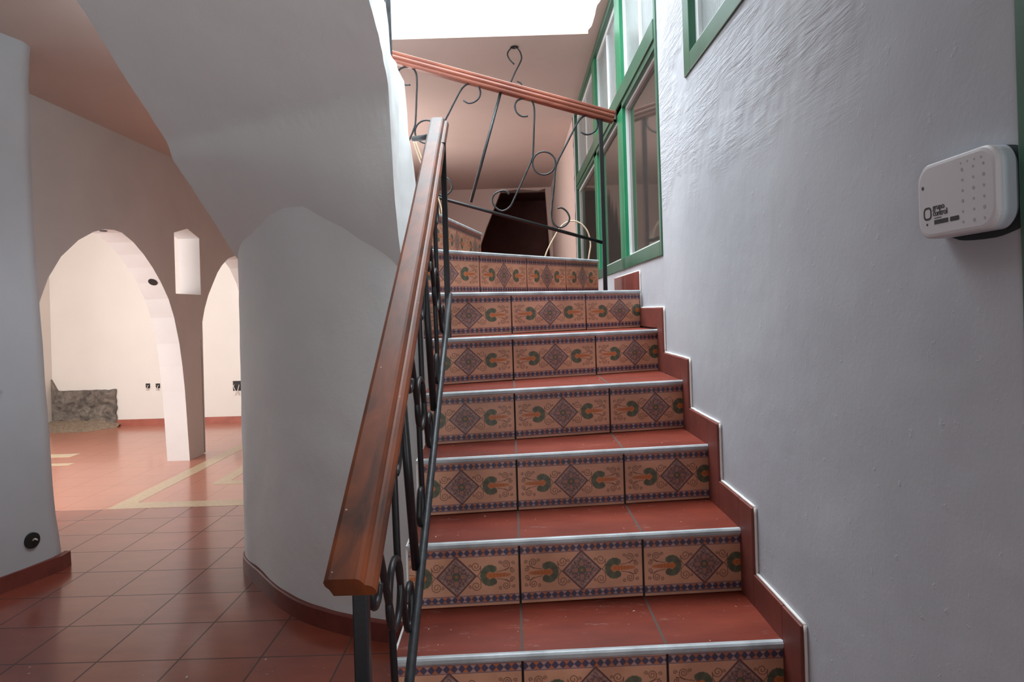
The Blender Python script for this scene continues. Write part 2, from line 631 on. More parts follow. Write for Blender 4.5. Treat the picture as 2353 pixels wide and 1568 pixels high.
# partition between stairwell and ground floor
bm = bmesh.new()
box(bm, -1.75, -1.6, 4.75, 10.1, 0, 3.3)
struct(obj('wall_partition', bm, M['pink']))
bm = bmesh.new()
box(bm, -1.6, 0.615, 4.35, 10.0, 1.05, 1.2)
struct(obj('floor_landing', bm, M['tread']))
# walls round the roof opening, above the ceilings
bm = bmesh.new()
box(bm, -1.62, -1.50, 1.45, 4.42, CEIL + 0.2, 3.45)
box(bm, -1.62, 0.8, 1.33, 1.45, CEIL + 0.2, 3.45)
struct(obj('wall_roof', bm, M['wall']))

# walls behind the photographer and around the side room
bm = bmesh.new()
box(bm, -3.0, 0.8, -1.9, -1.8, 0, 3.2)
struct(obj('wall_front', bm, M['wall_shaded']))


def far_wall():
    bm = bmesh.new()
    box(bm, -6.3, -1.75, FAR, FAR + 0.15, 0, 3.1)
    return bm


struct(obj('wall_far', far_wall(), M['cream']))
wall_yz('wall_side_room', -6.30, -6.12, [3.0, 5.0, 7.3, FAR], [0, 0.8, 2.2, 3.1], [(5.0, 7.3, 0.8, 2.2)], M['cream'])
bm = bmesh.new()
for b in ((-6.3, -5.8, 0, 3.1), (-3.6, -3.04, 0, 3.1), (-5.8, -3.6, 2.4, 3.1), (-5.8, -3.6, 0, 0.35)):
    box(bm, b[0], b[1], 3.0, 3.12, b[2], b[3])
struct(obj('wall_side_room_front', bm, M['cream']))

# near left partition: slightly uneven, ends at the passage
bm = bmesh.new()
nz, edge = 30, []
for k in range(nz + 1):
    z = CEIL * k / nz
    lean = interp(z, [0, 0.3, 1.0, 1.95, 2.75, CEIL], [0, -0.02, -0.045, -0.072, -0.078, -0.065])
    w = 0.006 * noise.noise(Vector((z * 3.1, 1.3, 0)))
    edge.append((lean + w, z))
cols = []
for i, (X, Y) in enumerate(((-3.0, -1.9), (-2.98, 1.5), (-2.70, 3.40), (-2.62, 3.62), (-2.575, 3.78), (-2.585, 3.86), (-2.75, 3.9), (-3.1, 3.9))):
    cols.append([bm.verts.new((X + (w_ if i > 2 else 0) * 1.0, Y - 0.6 * abs(w_) * (i > 2), z)) for (w_, z) in edge])
for c0, c1 in zip(cols, cols[1:]):
    for k in range(nz):
        bm.faces.new((c0[k], c1[k], c1[k + 1], c0[k + 1]))
struct(obj('wall_left', bm, M['wall_shaded'], smooth=True))
bm = bmesh.new()
sec = [(-3.0, -1.9), (-2.98, 1.5), (-2.70, 3.40), (-2.62, 3.62), (-2.555, 3.80), (-2.56, 3.88)]
for (xa, ya), (xb, yb) in zip(sec, sec[1:]):
    prism(bm, [(xa - .02, ya, 0), (xa + 0.014, ya, 0), (xa + 0.012, ya, 0.082), (xa - .02, ya, 0.085)],
          [(xb - .02, yb, 0), (xb + 0.014, yb, 0), (xb + 0.012, yb, 0.082), (xb - .02, yb, 0.085)])
struct(obj('baseboard_left', bm, M['skirt']))

# arch wall
XA = -3.2
k_ = 3.2 / 3.05
arch1 = [(4.15, 0), (4.2, .716), (4.28, 1.163), (4.36, 1.403), (4.418, 1.532), (4.499, 1.677), (4.636, 1.831), (4.828, 1.963), (5.008, 2.043),
         (5.143, 2.078), (5.27, 2.088), (5.373, 2.078), (5.53, 2.02), (5.682, 1.933), (5.82, 1.83), (5.951, 1.708), (6.07, 1.57), (6.162, 1.403), (6.244, 1.163),
         (6.29, .95), (6.324, .716), (6.377, 0.0)]
arch2 = [(6.70, 0), (6.695, .8), (6.682, 1.185), (6.72, 1.35), (6.778, 1.483), (6.87, 1.62), (6.994, 1.751), (7.10, 1.86), (7.217, 1.945), (7.38, 2.03), (7.567, 2.074),
         (7.75, 2.05), (7.92, 1.96), (8.1, 1.8), (8.3, 1.5), (8.4, 1.1), (8.45, 0)]


def rescale(a):
    return [(y * k_, EYE + (z - EYE) * k_) for y, z in a]


arch1, arch2 = rescale(arch1), rescale(arch2)
arch1[0] = (arch1[0][0], 0); arch1[-1] = (arch1[-1][0], 0)
arch2[0] = (arch2[1][0] + 0.012, 0); arch2[-1] = (arch2[-1][0], 0)
slot = [(6.51, 2.215), (6.78, 2.285), (7.035, 2.215)]
slot_b = 1.632
ysm = sorted(set([3.4, FAR] + [y for y, z in arch1] + [y for y, z in arch2] + [y for y, z in slot] +
                 [arch1[0][0] + (arch1[-1][0] - arch1[0][0]) * i / 60 for i in range(61)] +
                 [7.0 + 1.9 * i / 50 for i in range(51)]))


def open_top(y):
    for a in (arch1, arch2):
        if a[0][0] - 1e-6 < y < a[-1][0] + 1e-6 or (a is arch2 and 6.99 < y < a[0][0]):
            return interp(y, [p[0] for p in sorted(a)], [p[1] for p in sorted(a)])
    return None


bm = bmesh.new()
TH = 0.22


def strip(y0, y1, b0, b1, t0, t1):
    prism(bm, [(XA, y0, b0), (XA, y1, b1), (XA, y1, t1), (XA, y0, t0)], [(XA - TH, y0, b0), (XA - TH, y1, b1), (XA - TH, y1, t1), (XA - TH, y0, t0)])


for y0, y1 in zip(ysm, ysm[1:]):
    ym = 0.5 * (y0 + y1)
    e = 1e-4
    b0 = open_top(y0 + e) or 0.0
    b1 = open_top(y1 - e) or 0.0
    if open_top(ym) is None:
        b0 = b1 = 0.0
    if slot[0][0] < ym < slot[-1][0]:
        s0 = interp(y0, [p[0] for p in slot], [p[1] for p in slot])
        s1 = interp(y1, [p[0] for p in slot], [p[1] for p in slot])
        strip(y0, y1, b0, b1, slot_b, slot_b)
        strip(y0, y1, s0, s1, CEIL + .1, CEIL + .1)
    else:
        strip(y0, y1, b0, b1, CEIL + .1, CEIL + .1)
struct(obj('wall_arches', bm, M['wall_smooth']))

# far baseboard
bm = bmesh.new()
box(bm, -5.27, -3.42, FAR - 0.015, FAR + 0.01, 0, 0.085)
box(bm, -3.2, -1.8, FAR - 0.015, FAR + 0.01, 0, 0.085)
struct(obj('baseboard_far', bm, M['skirt_far']))

# ------------------------------------------------------------------ curved pillar under the stairs
plan = [(-1.45, 4.12), (-1.51, 3.98), (-1.52, 3.84), (-1.50, 3.745), (-1.44, 3.64), (-1.33, 3.50), (-1.23, 3.365), (-1.13, 3.24), (-0.98, 3.09),
        (-0.79, 2.965), (-0.63, 2.89), (-0.50, 2.852), (-0.42, 2.86), (-0.375, 2.885), (-0.36, 2.93), (-0.385, 3.10), (-0.445, 3.5), (-0.54, 4.12)]
plan_s = [tuple(p) for p in smooth_path([Vector((a, b, 0)) for a, b in plan], 5)]


def pillar_x(z):
    return interp(z, [0, 1.3, 1.75, 2.0, 2.3], [0, 0, 0.02, 0.045, 0.09])


bm = bmesh.new()
rows = []
NZ = 70
for k in range(NZ + 1):
    z = 2.3 * k / NZ
    row = []
    for (X, Y, _) in plan_s:
        w = 0.008 * noise.noise(Vector((X * 2.2, Y * 2.2, z * 1.6))) + 0.0035 * noise.noise(Vector((X * 9, Y * 9, z * 7)))
        s = max(0.0, (X + 0.8) / 0.45)
        row.append(bm.verts.new((X - pillar_x(z) * min(1, s) + w, Y + w, z)))
    rows.append(row)
for r0, r1 in zip(rows, rows[1:]):
    for i in range(len(r0) - 1):
        bm.faces.new((r0[i], r0[i + 1], r1[i + 1], r1[i]))
    bm.faces.new((r0[-1], r0[0], r1[0], r1[-1]))
bm.faces.new(rows[-1])
struct(obj('wall_pillar', bm, M['wall'], smooth=True))

bm = bmesh.new()
bp = [Vector((a, b, 0)) for a, b, _ in plan_s][6:-22]
side, up = [], []
for i in range(len(bp)):
    t = (bp[min(i + 1, len(bp) - 1)] - bp[max(i - 1, 0)]).normalized()
    side.append(Vector((t.y, -t.x, 0)) * -1)
    up.append(Vector((0, 0, 1)))
cx = Vector((-0.9, 3.6, 0))
for i in range(len(bp)):
    if side[i].dot(bp[i] - cx) < 0:
        side[i] = -side[i]
sweep(bm, [(-0.012, 0), (0.016, 0), (0.015, 0.078), (0.010, 0.084), (-0.012, 0.086)], bp, side, up)
struct(obj('baseboard_pillar', bm, M['skirt']))

# ------------------------------------------------------------------ staircase
stair = thing('staircase', 'tiled staircase with patterned terracotta risers winding up to the left', 'staircase')

# --- painted tile: a colour grid in tile millimetres (330 x 156)
TW, THH = 330.0, 156.0
RES = 1.25
NX, NY = int(TW / RES) + 1, int(THH / RES) + 1
gx, gy = np.meshgrid(np.linspace(0, TW, NX), np.linspace(0, THH, NY))   # gy from top
rng = np.random.default_rng(7)
BASE = np.array(lin((206, 152, 124))[:3])
img = np.ones((NY, NX, 3)) * BASE
low = np.sin(gx * 0.031 + 1) * np.cos(gy * 0.05 + gx * 0.012)
img *= (1 + 0.05 * low)[..., None]
BLUE = np.array(lin((84, 74, 98))[:3]); NAVY = np.array(lin((76, 70, 90))[:3]); ORNG = np.array(lin((196, 112, 62))[:3]); PALE = np.array(lin((190, 152, 142))[:3])
GREEN = np.array(lin((98, 102, 82))[:3]); BROWN = np.array(lin((92, 60, 46))[:3]); PURP = np.array(lin((88, 62, 66))[:3]); GREY = np.array(lin((152, 118, 108))[:3])


def put(mask, col, a=1.0):
    m = np.clip(mask, 0, 1)[..., None] * a
    global img
    img = img * (1 - m) + col * m


def sdf(d, w=0.7):
    return np.clip(0.5 - d / w, 0, 1)


def band(y0, y1):
    inb = (gy > y0) & (gy < y1)
    put(inb.astype(float), BLUE)
    P = 17.4
    ph = (gx - 3) / P
    col = np.floor(ph).astype(int)
    fx = np.abs((ph - col) - 0.5) * 2          # 0 at column centre
    fy = np.abs((gy - (y0 + y1) / 2) / ((y1 - y0) / 2))
    tri = inb & (fx < fy * 0.86 - 0.02) & (fy < 0.93)
    put((tri & (col % 2 == 0)).astype(float), PALE, 0.85)
    put((tri & (col % 2 == 1)).astype(float), ORNG, 0.85)
    dia = inb & (1 - fx < (1 - fy) * 0.8)
    put(dia.astype(float), NAVY, 0.8)


for y0 in (8, 130):
    put(((gy > y0 - 2.6) & (gy < y0 + 19.2)).astype(float), BLUE * 1.2)
    put((((gy > y0 - 1.2) & (gy < y0 + 0.3)) | ((gy > y0 + 16.4) & (gy < y0 + 17.6))).astype(float), BASE, 0.5)
    band(y0, y0 + 16.5)

cy0 = 77.5
# centre diamond
d1 = (np.abs(gx - 165) + np.abs(gy - cy0)) / math.sqrt(2)
put(sdf(d1 - 38.5, 1.0), PURP)
put(sdf(d1 - 35, 1.0), GREY)
dx, dy = gx - 165, gy - cy0
rr, th = np.hypot(dx, dy), np.arctan2(dy, dx)
ins = sdf(d1 - 34, 1.0)
sw = np.sin(rr * 0.42 + 3 * np.sin(4 * th)) * np.sin(8 * th + rr * 0.16)
put(ins * (sw > 0.25), PURP * 1.2, 0.6)
put(ins * (sw < -0.45), PALE, 0.5)


def line(pts, w, col, a=0.9):
    pts = np.array(pts)
    d = np.full(gx.shape, 1e9)
    for (xa, ya), (xb, yb) in zip(pts, pts[1:]):
        vx, vy = xb - xa, yb - ya
        L = vx * vx + vy * vy + 1e-9
        t = np.clip(((gx - xa) * vx + (gy - ya) * vy) / L, 0, 1)
        d = np.minimum(d, np.hypot(gx - xa - t * vx, gy - ya - t * vy))
    put(sdf(d - w / 2, 1.0), col, a)


def blob(x, y, rx, ry, col, a=1.0, ang=0):
    c, s = math.cos(ang), math.sin(ang)
    X, Y = (gx - x) * c + (gy - y) * s, -(gx - x) * s + (gy - y) * c
    put(sdf((np.hypot(X / rx, Y / ry) - 1) * min(rx, ry), 1.0), col, a)


for k in range(4):
    a = k * math.pi / 2
    px, py = 165 + 17 * math.cos(a), cy0 + 17 * math.sin(a)
    ex = [(px + 12 * math.cos(t) * math.cos(a) - 7.5 * math.sin(t) * math.sin(a), py + 12 * math.cos(t) * math.sin(a) + 7.5 * math.sin(t) * math.cos(a)) for t in np.linspace(0, 2 * math.pi, 22)]
    blob(px, py, 12, 7.5, GREY * 0.95, 1, a)
    line(ex, 1.6, NAVY * 0.9)
    blob(px, py, 5, 3, ORNG, 0.45, a)
    qx, qy = 165 + 35 * math.cos(a), cy0 + 35 * math.sin(a)
    line([(qx + 4 * math.cos(t), qy + 4 * math.sin(t)) for t in np.linspace(0, 2 * math.pi, 14)], 1.5, NAVY)
    b = a + math.pi / 4
    sx_, sy_ = 165 + 22 * math.cos(b), cy0 + 22 * math.sin(b)
    line([(sx_ + (5 - t * .5) * math.cos(t * 1.3 + b), sy_ + (5 - t * .5) * math.sin(t * 1.3 + b)) for t in np.linspace(0, 6, 20)], 1.4, PURP * 0.8)
blob(165, cy0, 10.5, 10.5, PURP * 0.7)
blob(165, cy0, 9, 9, GREEN)
blob(165, cy0, 3, 3, ORNG)


def spiral(cx, cy, r, a0, turns, sgn):
    n = 26
    return [(cx + r * (1 - 0.8 * i / n) * math.cos(a0 + sgn * turns * 2 * math.pi * i / n), cy + r * (1 - 0.8 * i / n) * math.sin(a0 + sgn * turns * 2 * math.pi * i / n)) for i in range(n + 1)]


for mx in (0, 1):
    def X(v):
        return v if not mx else TW - v
    sg = 1 if not mx else -1

    def sp(cx, cy, r, a0, turns, s):
        if mx:
            a0 = math.pi - a0
            s = -s
        return spiral(X(cx), cy, r, a0, turns, s)
    for s in (-1, 1):
        Yc = cy0 + s * 26
        # tendril by the diamond tip
        line([(X(110), cy0), (X(104), cy0 + s * 6), (X(100.5), cy0 + s * 14), (X(101), cy0 + s * 24)] , 1.9, BROWN)
        line(sp(113, Yc, 13, math.pi, 1.6, -s * -1 if s < 0 else -1), 1.9, BROWN)
        line(sp(129, cy0 + s * 27, 4.5, math.pi * 0.8, 1.1, 1 if s < 0 else -1), 1.7, BROWN)
        # tendrils at the outer end
        line([(X(58), cy0 + s * 9), (X(44), cy0 + s * 11), (X(32), cy0 + s * 15), (X(24), cy0 + s * 22), (X(24), cy0 + s * 30)], 1.8, BROWN)
        line(sp(34, cy0 + s * 28, 10, math.pi, 1.6, 1 if s < 0 else -1), 1.9, BROWN)
        line(sp(49, cy0 + s * 33, 5, math.pi * 0.7, 1.2, 1 if s < 0 else -1), 1.7, BROWN)
        line(sp(14, cy0 + s * 30, 5, 0, 1.2, -1 if s < 0 else 1), 1.7, BROWN)
        line(sp(16, cy0 + s * 11, 7, math.pi * .5 * s, 1.4, 1 if s < 0 else -1), 1.8, BROWN)
        line([(X(16), cy0 + s * 18), (X(26), cy0 + s * 17), (X(36), cy0 + s * 12)], 1.8, BROWN)
    # leafy palmette: a lobed C opening away from the diamond
    for t in np.linspace(-2.15, 2.15, 13):
        lx, ly = 76 + 17 * math.cos(t), cy0 + 19 * math.sin(t)
        blob(X(lx), ly, 9.6, 8.2, GREEN * (0.9 + 0.15 * math.sin(5 * t)), 1.0, sg * t)
    for t in np.linspace(-2.0, 2.0, 9):
        line([(X(76 + 13 * math.cos(t)), cy0 + 14 * math.sin(t)), (X(76 + 23 * math.cos(t + .12)), cy0 + 25 * math.sin(t + .12))], 1.2, GREEN * 0.6, 0.8)
    # orange trunk
    for q in range(8):
        blob(X(78 - q * 7.2), cy0, 8.0, 8.0 - q * 0.5, ORNG * (1.0 - 0.02 * q), 1.0 - 0.05 * q)
    for q in range(5):
        line([(X(73 - q * 9), cy0 - 5), (X(76 - q * 9), cy0), (X(73 - q * 9), cy0 + 5)], 0.9, BROWN, 0.6)

img *= (1 + 0.05 * (rng.random((NY, NX)) - 0.5))[..., None]
edge_d = np.minimum(np.minimum(gx, TW - gx), np.minimum(gy, THH - gy))
img *= (0.80 + 0.20 * np.clip(edge_d / 2.0, 0, 1))[..., None]
img = np.clip(img, 0, 1)


def tile_sheet(name, tiles, parent):
    """tiles: list of (P00 top-left, P10 top-right, down vector, u0, u1) as one relief mesh with colour"""
    V, Fc, Cl = [], [], []
    off = 0
    for (p0, p1, dn, u0, u1) in tiles:
        i0, i1 = int(round(u0 * (NX - 1))), int(round(u1 * (NX - 1)))
        n = i1 - i0 + 1
        t = np.linspace(0, 1, n)
        s = np.linspace(0, 1, NY)
        P0, P1, DN = np.array(p0), np.array(p1), np.array(dn)
        pts = P0[None, None, :] + (P1 - P0)[None, None, :] * t[None, :, None] + DN[None, None, :] * s[:, None, None]
        V.append(pts.reshape(-1, 3))
        Cl.append(img[:, i0:i1 + 1].reshape(-1, 3))
        idx = (np.arange(NY * n).reshape(NY, n)) + off
        q = np.stack([idx[:-1, :-1], idx[1:, :-1], idx[1:, 1:], idx[:-1, 1:]], -1).reshape(-1, 4)
        Fc.append(q)
        off += NY * n
        # edges give the tile its thickness
        nrm = np.cross(P1 - P0, DN)
        nrm = nrm / np.linalg.norm(nrm) * -0.006
        if nrm[1] < 0:
            nrm = -nrm
        c = [P0, P1, P1 + DN, P0 + DN]
        vb = np.array(c + [a + nrm for a in c])
        V.append(vb)
        Cl.append(np.tile(BASE * 0.6, (8, 1)))
        Fc.append(np.array([(0, 1, 5, 4), (1, 2, 6, 5), (2, 3, 7, 6), (3, 0, 4, 7)]) + off)
        off += 8
    V, Fc, Cl = np.concatenate(V), np.concatenate(Fc), np.concatenate(Cl)
    me = bpy.data.meshes.new(name)
    me.vertices.add(len(V))
    me.vertices.foreach_set('co', V.astype(np.float32).ravel())
    me.loops.add(len(Fc) * 4)
    me.loops.foreach_set('vertex_index', Fc.astype(np.int32).ravel())
    me.polygons.add(len(Fc))
    me.polygons.foreach_set('loop_start', np.arange(0, len(Fc) * 4, 4, dtype=np.int32))
    me.polygons.foreach_set('loop_total', np.full(len(Fc), 4, dtype=np.int32))
    me.update(calc_edges=True)
    at_ = me.color_attributes.new('Col', 'FLOAT_COLOR', 'POINT')
    at_.data.foreach_set('color', np.concatenate([Cl, np.ones((len(Cl), 1))], 1).astype(np.float32).ravel())
    me.validate()
    return link(name, me, M['tile'], parent)


# steps: nose left (x, y), nose right (x, y), tread height
ST = [
    ((-0.285, 0.78), (0.60, 0.80), 0.075),
    ((-0.285, 1.03), (0.60, 1.05), 0.246),
    ((-0.287, 1.288), (0.60, 1.313), 0.418),
    ((-0.290, 1.542), (0.603, 1.574), 0.589),
    ((-0.292, 1.795), (0.603, 1.853), 0.761),
    ((-0.295, 2.045), (0.603, 2.142), 0.932),
    ((-0.300, 2.26), (0.603, 2.44), 1.104),
    ((-0.305, 2.50), (0.603, 2.84), 1.275),
    ((-0.345, 2.67), (0.603, 3.21), 1.449),
    ((-0.345, 2.775), (0.478, 3.72), 1.633),
    ((-0.345, 2.90), (-0.16, 3.86), 1.815),
]
joints = {9: [0.255, 0.515, 0.765], 10: [0.30, 0.66]}
NOSE = 0.016


def lerp2(a, b, t):
    return (a[0] + (b[0] - a[0]) * t, a[1] + (b[1] - a[1]) * t)


for k, (L, R, z) in enumerate(ST):
    if k + 1 < len(ST):
        L2, R2 = ST[k + 1][0], ST[k + 1][1]
    else:
        L2, R2 = (-0.6, 3.2), (-0.75, 3.95)
    if k == 8:          # sixth step reaches along the wall past the next riser
        outline = [L, R, (0.603, 4.0), (0.50, 4.0), (R2[0], R2[1]), L2]
    elif k == 9:
        outline = [L, R, (0.44, 3.90), (-0.16, 3.90), (L2[0], L2[1])]
    elif k == 10:
        outline = [L, R, (-0.16, 3.95), (-1.2, 3.95), (-1.2, 3.4)]
    else:
        outline = [L, R, R2, L2]
    # body
    dirv = Vector((R[0] - L[0], R[1] - L[1], 0)).normalized()
    nv = Vector((dirv.y, -dirv.x, 0))           # towards the foot of the stairs
    zb = max(0.0, ST[k - 1][2] if k else 0.0)
    bm = bmesh.new()
    low = 0.0 if k < 8 else z - 0.35
    ov = []
    for i, p in enumerate(outline):
        q = Vector((p[0], p[1], 0))
        if i < 2:
            q -= nv * 0.012
        else:
            q -= nv * 0.03
        ov.append(q)
    prism(bm, [(p.x, p.y, low) for p in ov], [(p.x, p.y, z - 0.014) for p in ov])
    body = obj('step', bm, M['concrete'] if k < 9 else M['pink'], stair)
    # plastered open side of the step
    if k < 9:
        bm = bmesh.new()
        lo = Vector((L[0], L[1], 0)) - nv * 0.008
        l2 = Vector((L2[0], L2[1], 0))
        prism(bm, [(lo.x - 0.007, lo.y, 0), (lo.x - 0.0005, lo.y, 0), (l2.x - 0.0005, l2.y + 0.01, 0), (l2.x - 0.007, l2.y + 0.01, 0)],
              [(lo.x - 0.007, lo.y, z - 0.004), (lo.x - 0.0005, lo.y, z - 0.004), (l2.x - 0.0005, l2.y + 0.01, z - 0.004), (l2.x - 0.007, l2.y + 0.01, z - 0.004)])
        obj('side_plaster', bm, M['wall'], body)['label'] = 'white plastered side of the step'
    # tread slab
    bm = bmesh.new()
    prism(bm, [(p.x, p.y, z - 0.013) for p in ov], [(p.x, p.y, z) for p in ov])
    obj('tread', bm, M['tread'], body)['label'] = 'red terracotta tread'
    # nosing: rounded pale strip with a back lip
    sec = [(0.002, -0.0005), (-0.012, 0.002), (NOSE * -1, 0.001), (-0.0195, -0.003), (-0.0195, -0.0105), (-0.017, -0.0145), (-0.006, -0.0145), (-0.004, -0.012)]
    sec = [(-a, b) for a, b in sec]
    bm = bmesh.new()
    p0, p1 = Vector((L[0], L[1], z)) - nv * 0.014, Vector((R[0], R[1], z)) - nv * 0.014
    n = 14
    path = [p0.lerp(p1, i / n) for i in range(n + 1)]
    sweep(bm, sec, path, [nv] * (n + 1), [Vector((0, 0, 1))] * (n + 1))
    o = obj('nosing', bm, M['nosing'], body, smooth=False)
    o['label'] = 'pale metal nosing strip'
    # riser tiles
    len_ = (Vector((R[0], R[1])) - Vector((L[0], L[1]))).length
    if k in joints:
        cuts = [0] + joints[k] + [1]
        spans = []
        for i, (a, b) in enumerate(zip(cuts, cuts[1:])):
            if i == 0:
                spans.append((a, b, 0.15 if k == 9 else 0.55, 1.0))
            elif k == 10 and i == len(cuts) - 2:
                spans.append((a, b, 0.0, 0.85))
            else:
                spans.append((a, b, 0.0, 1.0))
    else:
        g = lambda x: (x - L[0]) / (R[0] - L[0])
        a, b = g(0.0), g(0.333)
        spans = [(0, a, 1 - (0.0 - L[0]) / 0.333, 1.0), (a, b, 0, 1), (b, 1, 0, (R[0] - 0.333) / 0.333)]
    zt = z - 0.0135
    hgt = z - zb - 0.0135 - 0.001
    tiles = []
    gap = 0.0028 / len_
    for i, (a, b, u0, u1) in enumerate(spans):
        ta, tb = a + (gap if i else 0), b - (gap if i < len(spans) - 1 else 0)
        P0 = Vector((L[0], L[1], zt)).lerp(Vector((R[0], R[1], zt)), ta) - nv * 0.004
        P1 = Vector((L[0], L[1], zt)).lerp(Vector((R[0], R[1], zt)), tb) - nv * 0.004
        tilt = 0.0012 * math.sin(k * 3 + i * 2)
        tiles.append((tuple(P0), tuple(P1 + Vector((0, 0, tilt))), (0, 0, -hgt + 0.001), max(0, u0), min(1, u1)))
    o = tile_sheet('riser', tiles, body)
    o['label'] = 'patterned riser tiles'

# stepped skirting against the right wall
sk = [(1.476 - 0.283 * 2, 0.34), (1.476 - 0.283, 0.34), (1.476 - 0.283, 0.505), (1.472, 0.505), (1.472, 0.672), (1.76, 0.672), (1.76, 0.843), (2.04, 0.843), (2.04, 1.014), (2.364, 1.014),
      (2.364, 1.184), (2.742, 1.184), (2.742, 1.365), (3.235, 1.365), (3.235, 1.541), (3.99, 1.541)]
bm = bmesh.new()
for i in range(0, len(sk) - 1):
    (ya, za), (yb, zb_) = sk[i], sk[i + 1]
    if abs(za - zb_) < 1e-6:
        box(bm, XW - 0.013, XW + 0.01, ya + (0.105 if i > 1 else 0), yb + 0.105 * (i < len(sk) - 2), za - 0.085, za, 0.0025)
    else:
        box(bm, XW - 0.014, XW + 0.01, ya, ya + 0.103, za - 0.085, zb_, 0.0025)
trim = struct(obj('trim_1', bm, M['skirt']))
# white filler bead along the skirting
bm = bmesh.new()
for i in range(0, len(sk) - 1):
    (ya, za), (yb, zb_) = sk[i], sk[i + 1]
    n = 10
    path = []
    for j in range(n + 1):
        w = 0.0012 * noise.noise(Vector((ya * 9 + j, za * 7, 3)))
        path.append(Vector((XW - 0.004, ya + (yb - ya) * j / n + (w - 0.002), za + (zb_ - za) * j / n + w + 0.002)))
    tube(bm, path, 0.004, 6)
obj('filler', bm, M['flake'], trim, True)

# --- upper flight: sloping soffit, stepped top, plastered sides
XL, XR = -1.505, -0.452


def plane_z(x, y):
    zl = 2.166 + (3.019 - y) * 0.57
    zr = 2.206 + (2.744 - y) * 0.58
    t = (x - XL) / (XR - XL)
    return zl + (zr - zl) * t


def front_y(x):
    """where the pillar face stands"""
    return interp(x, [-1.52, -1.45, -1.33, -1.13, -0.98, -0.79, -0.63, -0.45], [3.80, 3.65, 3.5, 3.24, 3.09, 2.965, 2.89, 2.855])


def soffit(x, y):
    t = (x - XL) / (XR - XL)
    yc = 3.02 + (2.66 - 3.02) * t
    z = plane_z(x, y)
    if y > yc:
        fy = max(front_y(x) + 0.03, yc + 0.08)
        drop = interp(x, [-1.5, -1.40, -1.27, -1.07, -0.92, -0.736, -0.574, -0.45], [0, 0.01, 0.05, 0.12, 0.18, 0.33, 0.47, 0.58])
        q = min(1.2, (y - yc) / (fy - yc))
        g = interp(q, [0, 0.10, 0.30, 0.6, 1.0, 1.2], [0, 0.24, 0.55, 0.80, 1.0, 1.1])
        z -= drop * g + (0.035 + 0.03 * t) * min(1.0, (y - yc) / 0.06)
    return z + 0.004 * noise.noise(Vector((x * 4, y * 4, 5)))


def top_z(y):
    for lim, z in ((3.42, 2.05), (3.17, 2.26), (2.73, 2.44), (2.47, 2.61), (2.2, 2.78), (1.94, 2.95), (1.68, 3.12)):
        if y > lim:
            return z
    return 3.29


bm = bmesh.new()
nx, ny = 40, 150
xs = [XL + (XR - XL) * i / nx for i in range(nx + 1)]
ys = [1.45 + (3.98 - 1.45) * j / ny for j in range(ny + 1)]
bot = [[bm.verts.new((x + (0.010 * noise.noise(Vector((1, y * 5, 2))) + 0.004 * noise.noise(Vector((3, y * 19, 2))) if i in (0, nx) else 0), y, soffit(x, y))) for i, x in enumerate(xs)] for y in ys]
NS = 8
sides = {}
for j in range(ny):
    for i in range(nx):
        bm.faces.new((bot[j][i], bot[j][i + 1], bot[j + 1][i + 1], bot[j + 1][i]))


def side_wall(i, xo):
    cols = []
    for j, y in enumerate(ys):
        zt_ = top_z(y)
        zt_ = max(zt_ + 0.006 * noise.noise(Vector((y * 8, 4, 1))), bot[j][i].co.z + 0.02)
        col = [bot[j][i]]
        z0 = bot[j][i].co.z
        for s in range(1, NS + 1):
            z = z0 + (zt_ - z0) * s / NS
            w = 0.012 * noise.noise(Vector((y * 5, z * 5, 8))) + 0.005 * noise.noise(Vector((y * 17, z * 17, 2)))
            rnd = 0.012 if s == NS else 0
            rec = min(0.0, -0.138 * y - 0.012 - xo) if xo > -1 else 0.0
            col.append(bm.verts.new((xo + w * (0.4 if rec else 1) - rnd + rec, y, z)))
        cols.append(col)
    for c0, c1 in zip(cols, cols[1:]):
        for s in range(NS):
            bm.faces.new((c0[s], c1[s], c1[s + 1], c0[s + 1]))
    return cols


cr = side_wall(nx, XR)
cl = side_wall(0, XL)
for j in range(ny):
    bm.faces.new((cl[j][-1], cr[j][-1], cr[j + 1][-1], cl[j + 1][-1]))
uf = obj('upper_flight', bm, M['wall'], stair, smooth=True)
uf.data.set_sharp_from_angle(angle=math.radians(38))
uf['label'] = 'white plastered sloping underside of the upper flight'

# ------------------------------------------------------------------ railings
# panel drawn once in pixels of the photograph's upper railing, kept as slope/height coordinates
PX = 0.00242
ang = math.atan(0.268)
e1 = (-math.cos(ang), -math.sin(ang))    # uphill
e2 = (math.sin(ang), -math.cos(ang))     # away from the bottom bar
org = (1082, 465)


def loc(p):
    dx, dy = p[0] - org[0], p[1] - org[1]
    return ((dx * e1[0] + dy * e1[1]) * PX, (dx * e2[0] + dy * e2[1]) * PX)


S_C = [loc(p) for p in [(1213, 267), (1199, 267), (1187, 258), (1183, 243), (1189, 231), (1203, 226), (1216, 228), (1225, 238), (1228, 256), (1227, 300), (1225, 348),
                        (1222, 366), (1210, 395), (1184, 452), (1172, 475), (1155, 485), (1140, 478), (1131, 463), (1135, 448), (1150, 439), (1163, 439), (1170, 447)]]
S_D = [loc(p) for p in [(1335, 303), (1346, 309), (1359, 307), (1370, 298), (1374, 285), (1370, 272), (1360, 266), (1347, 265), (1335, 272), (1324, 288), (1300, 335),
                        (1281, 372), (1276, 392), (1273, 430), (1267, 492), (1272, 513), (1286, 523), (1301, 517), (1309, 503), (1303, 487), (1291, 478), (1281, 479)]]
RING = loc((1250, 375))
BAR0, BAR1 = loc((1082, 465)), loc((1150, 213))
PERIOD = math.hypot(270, 73) * PX


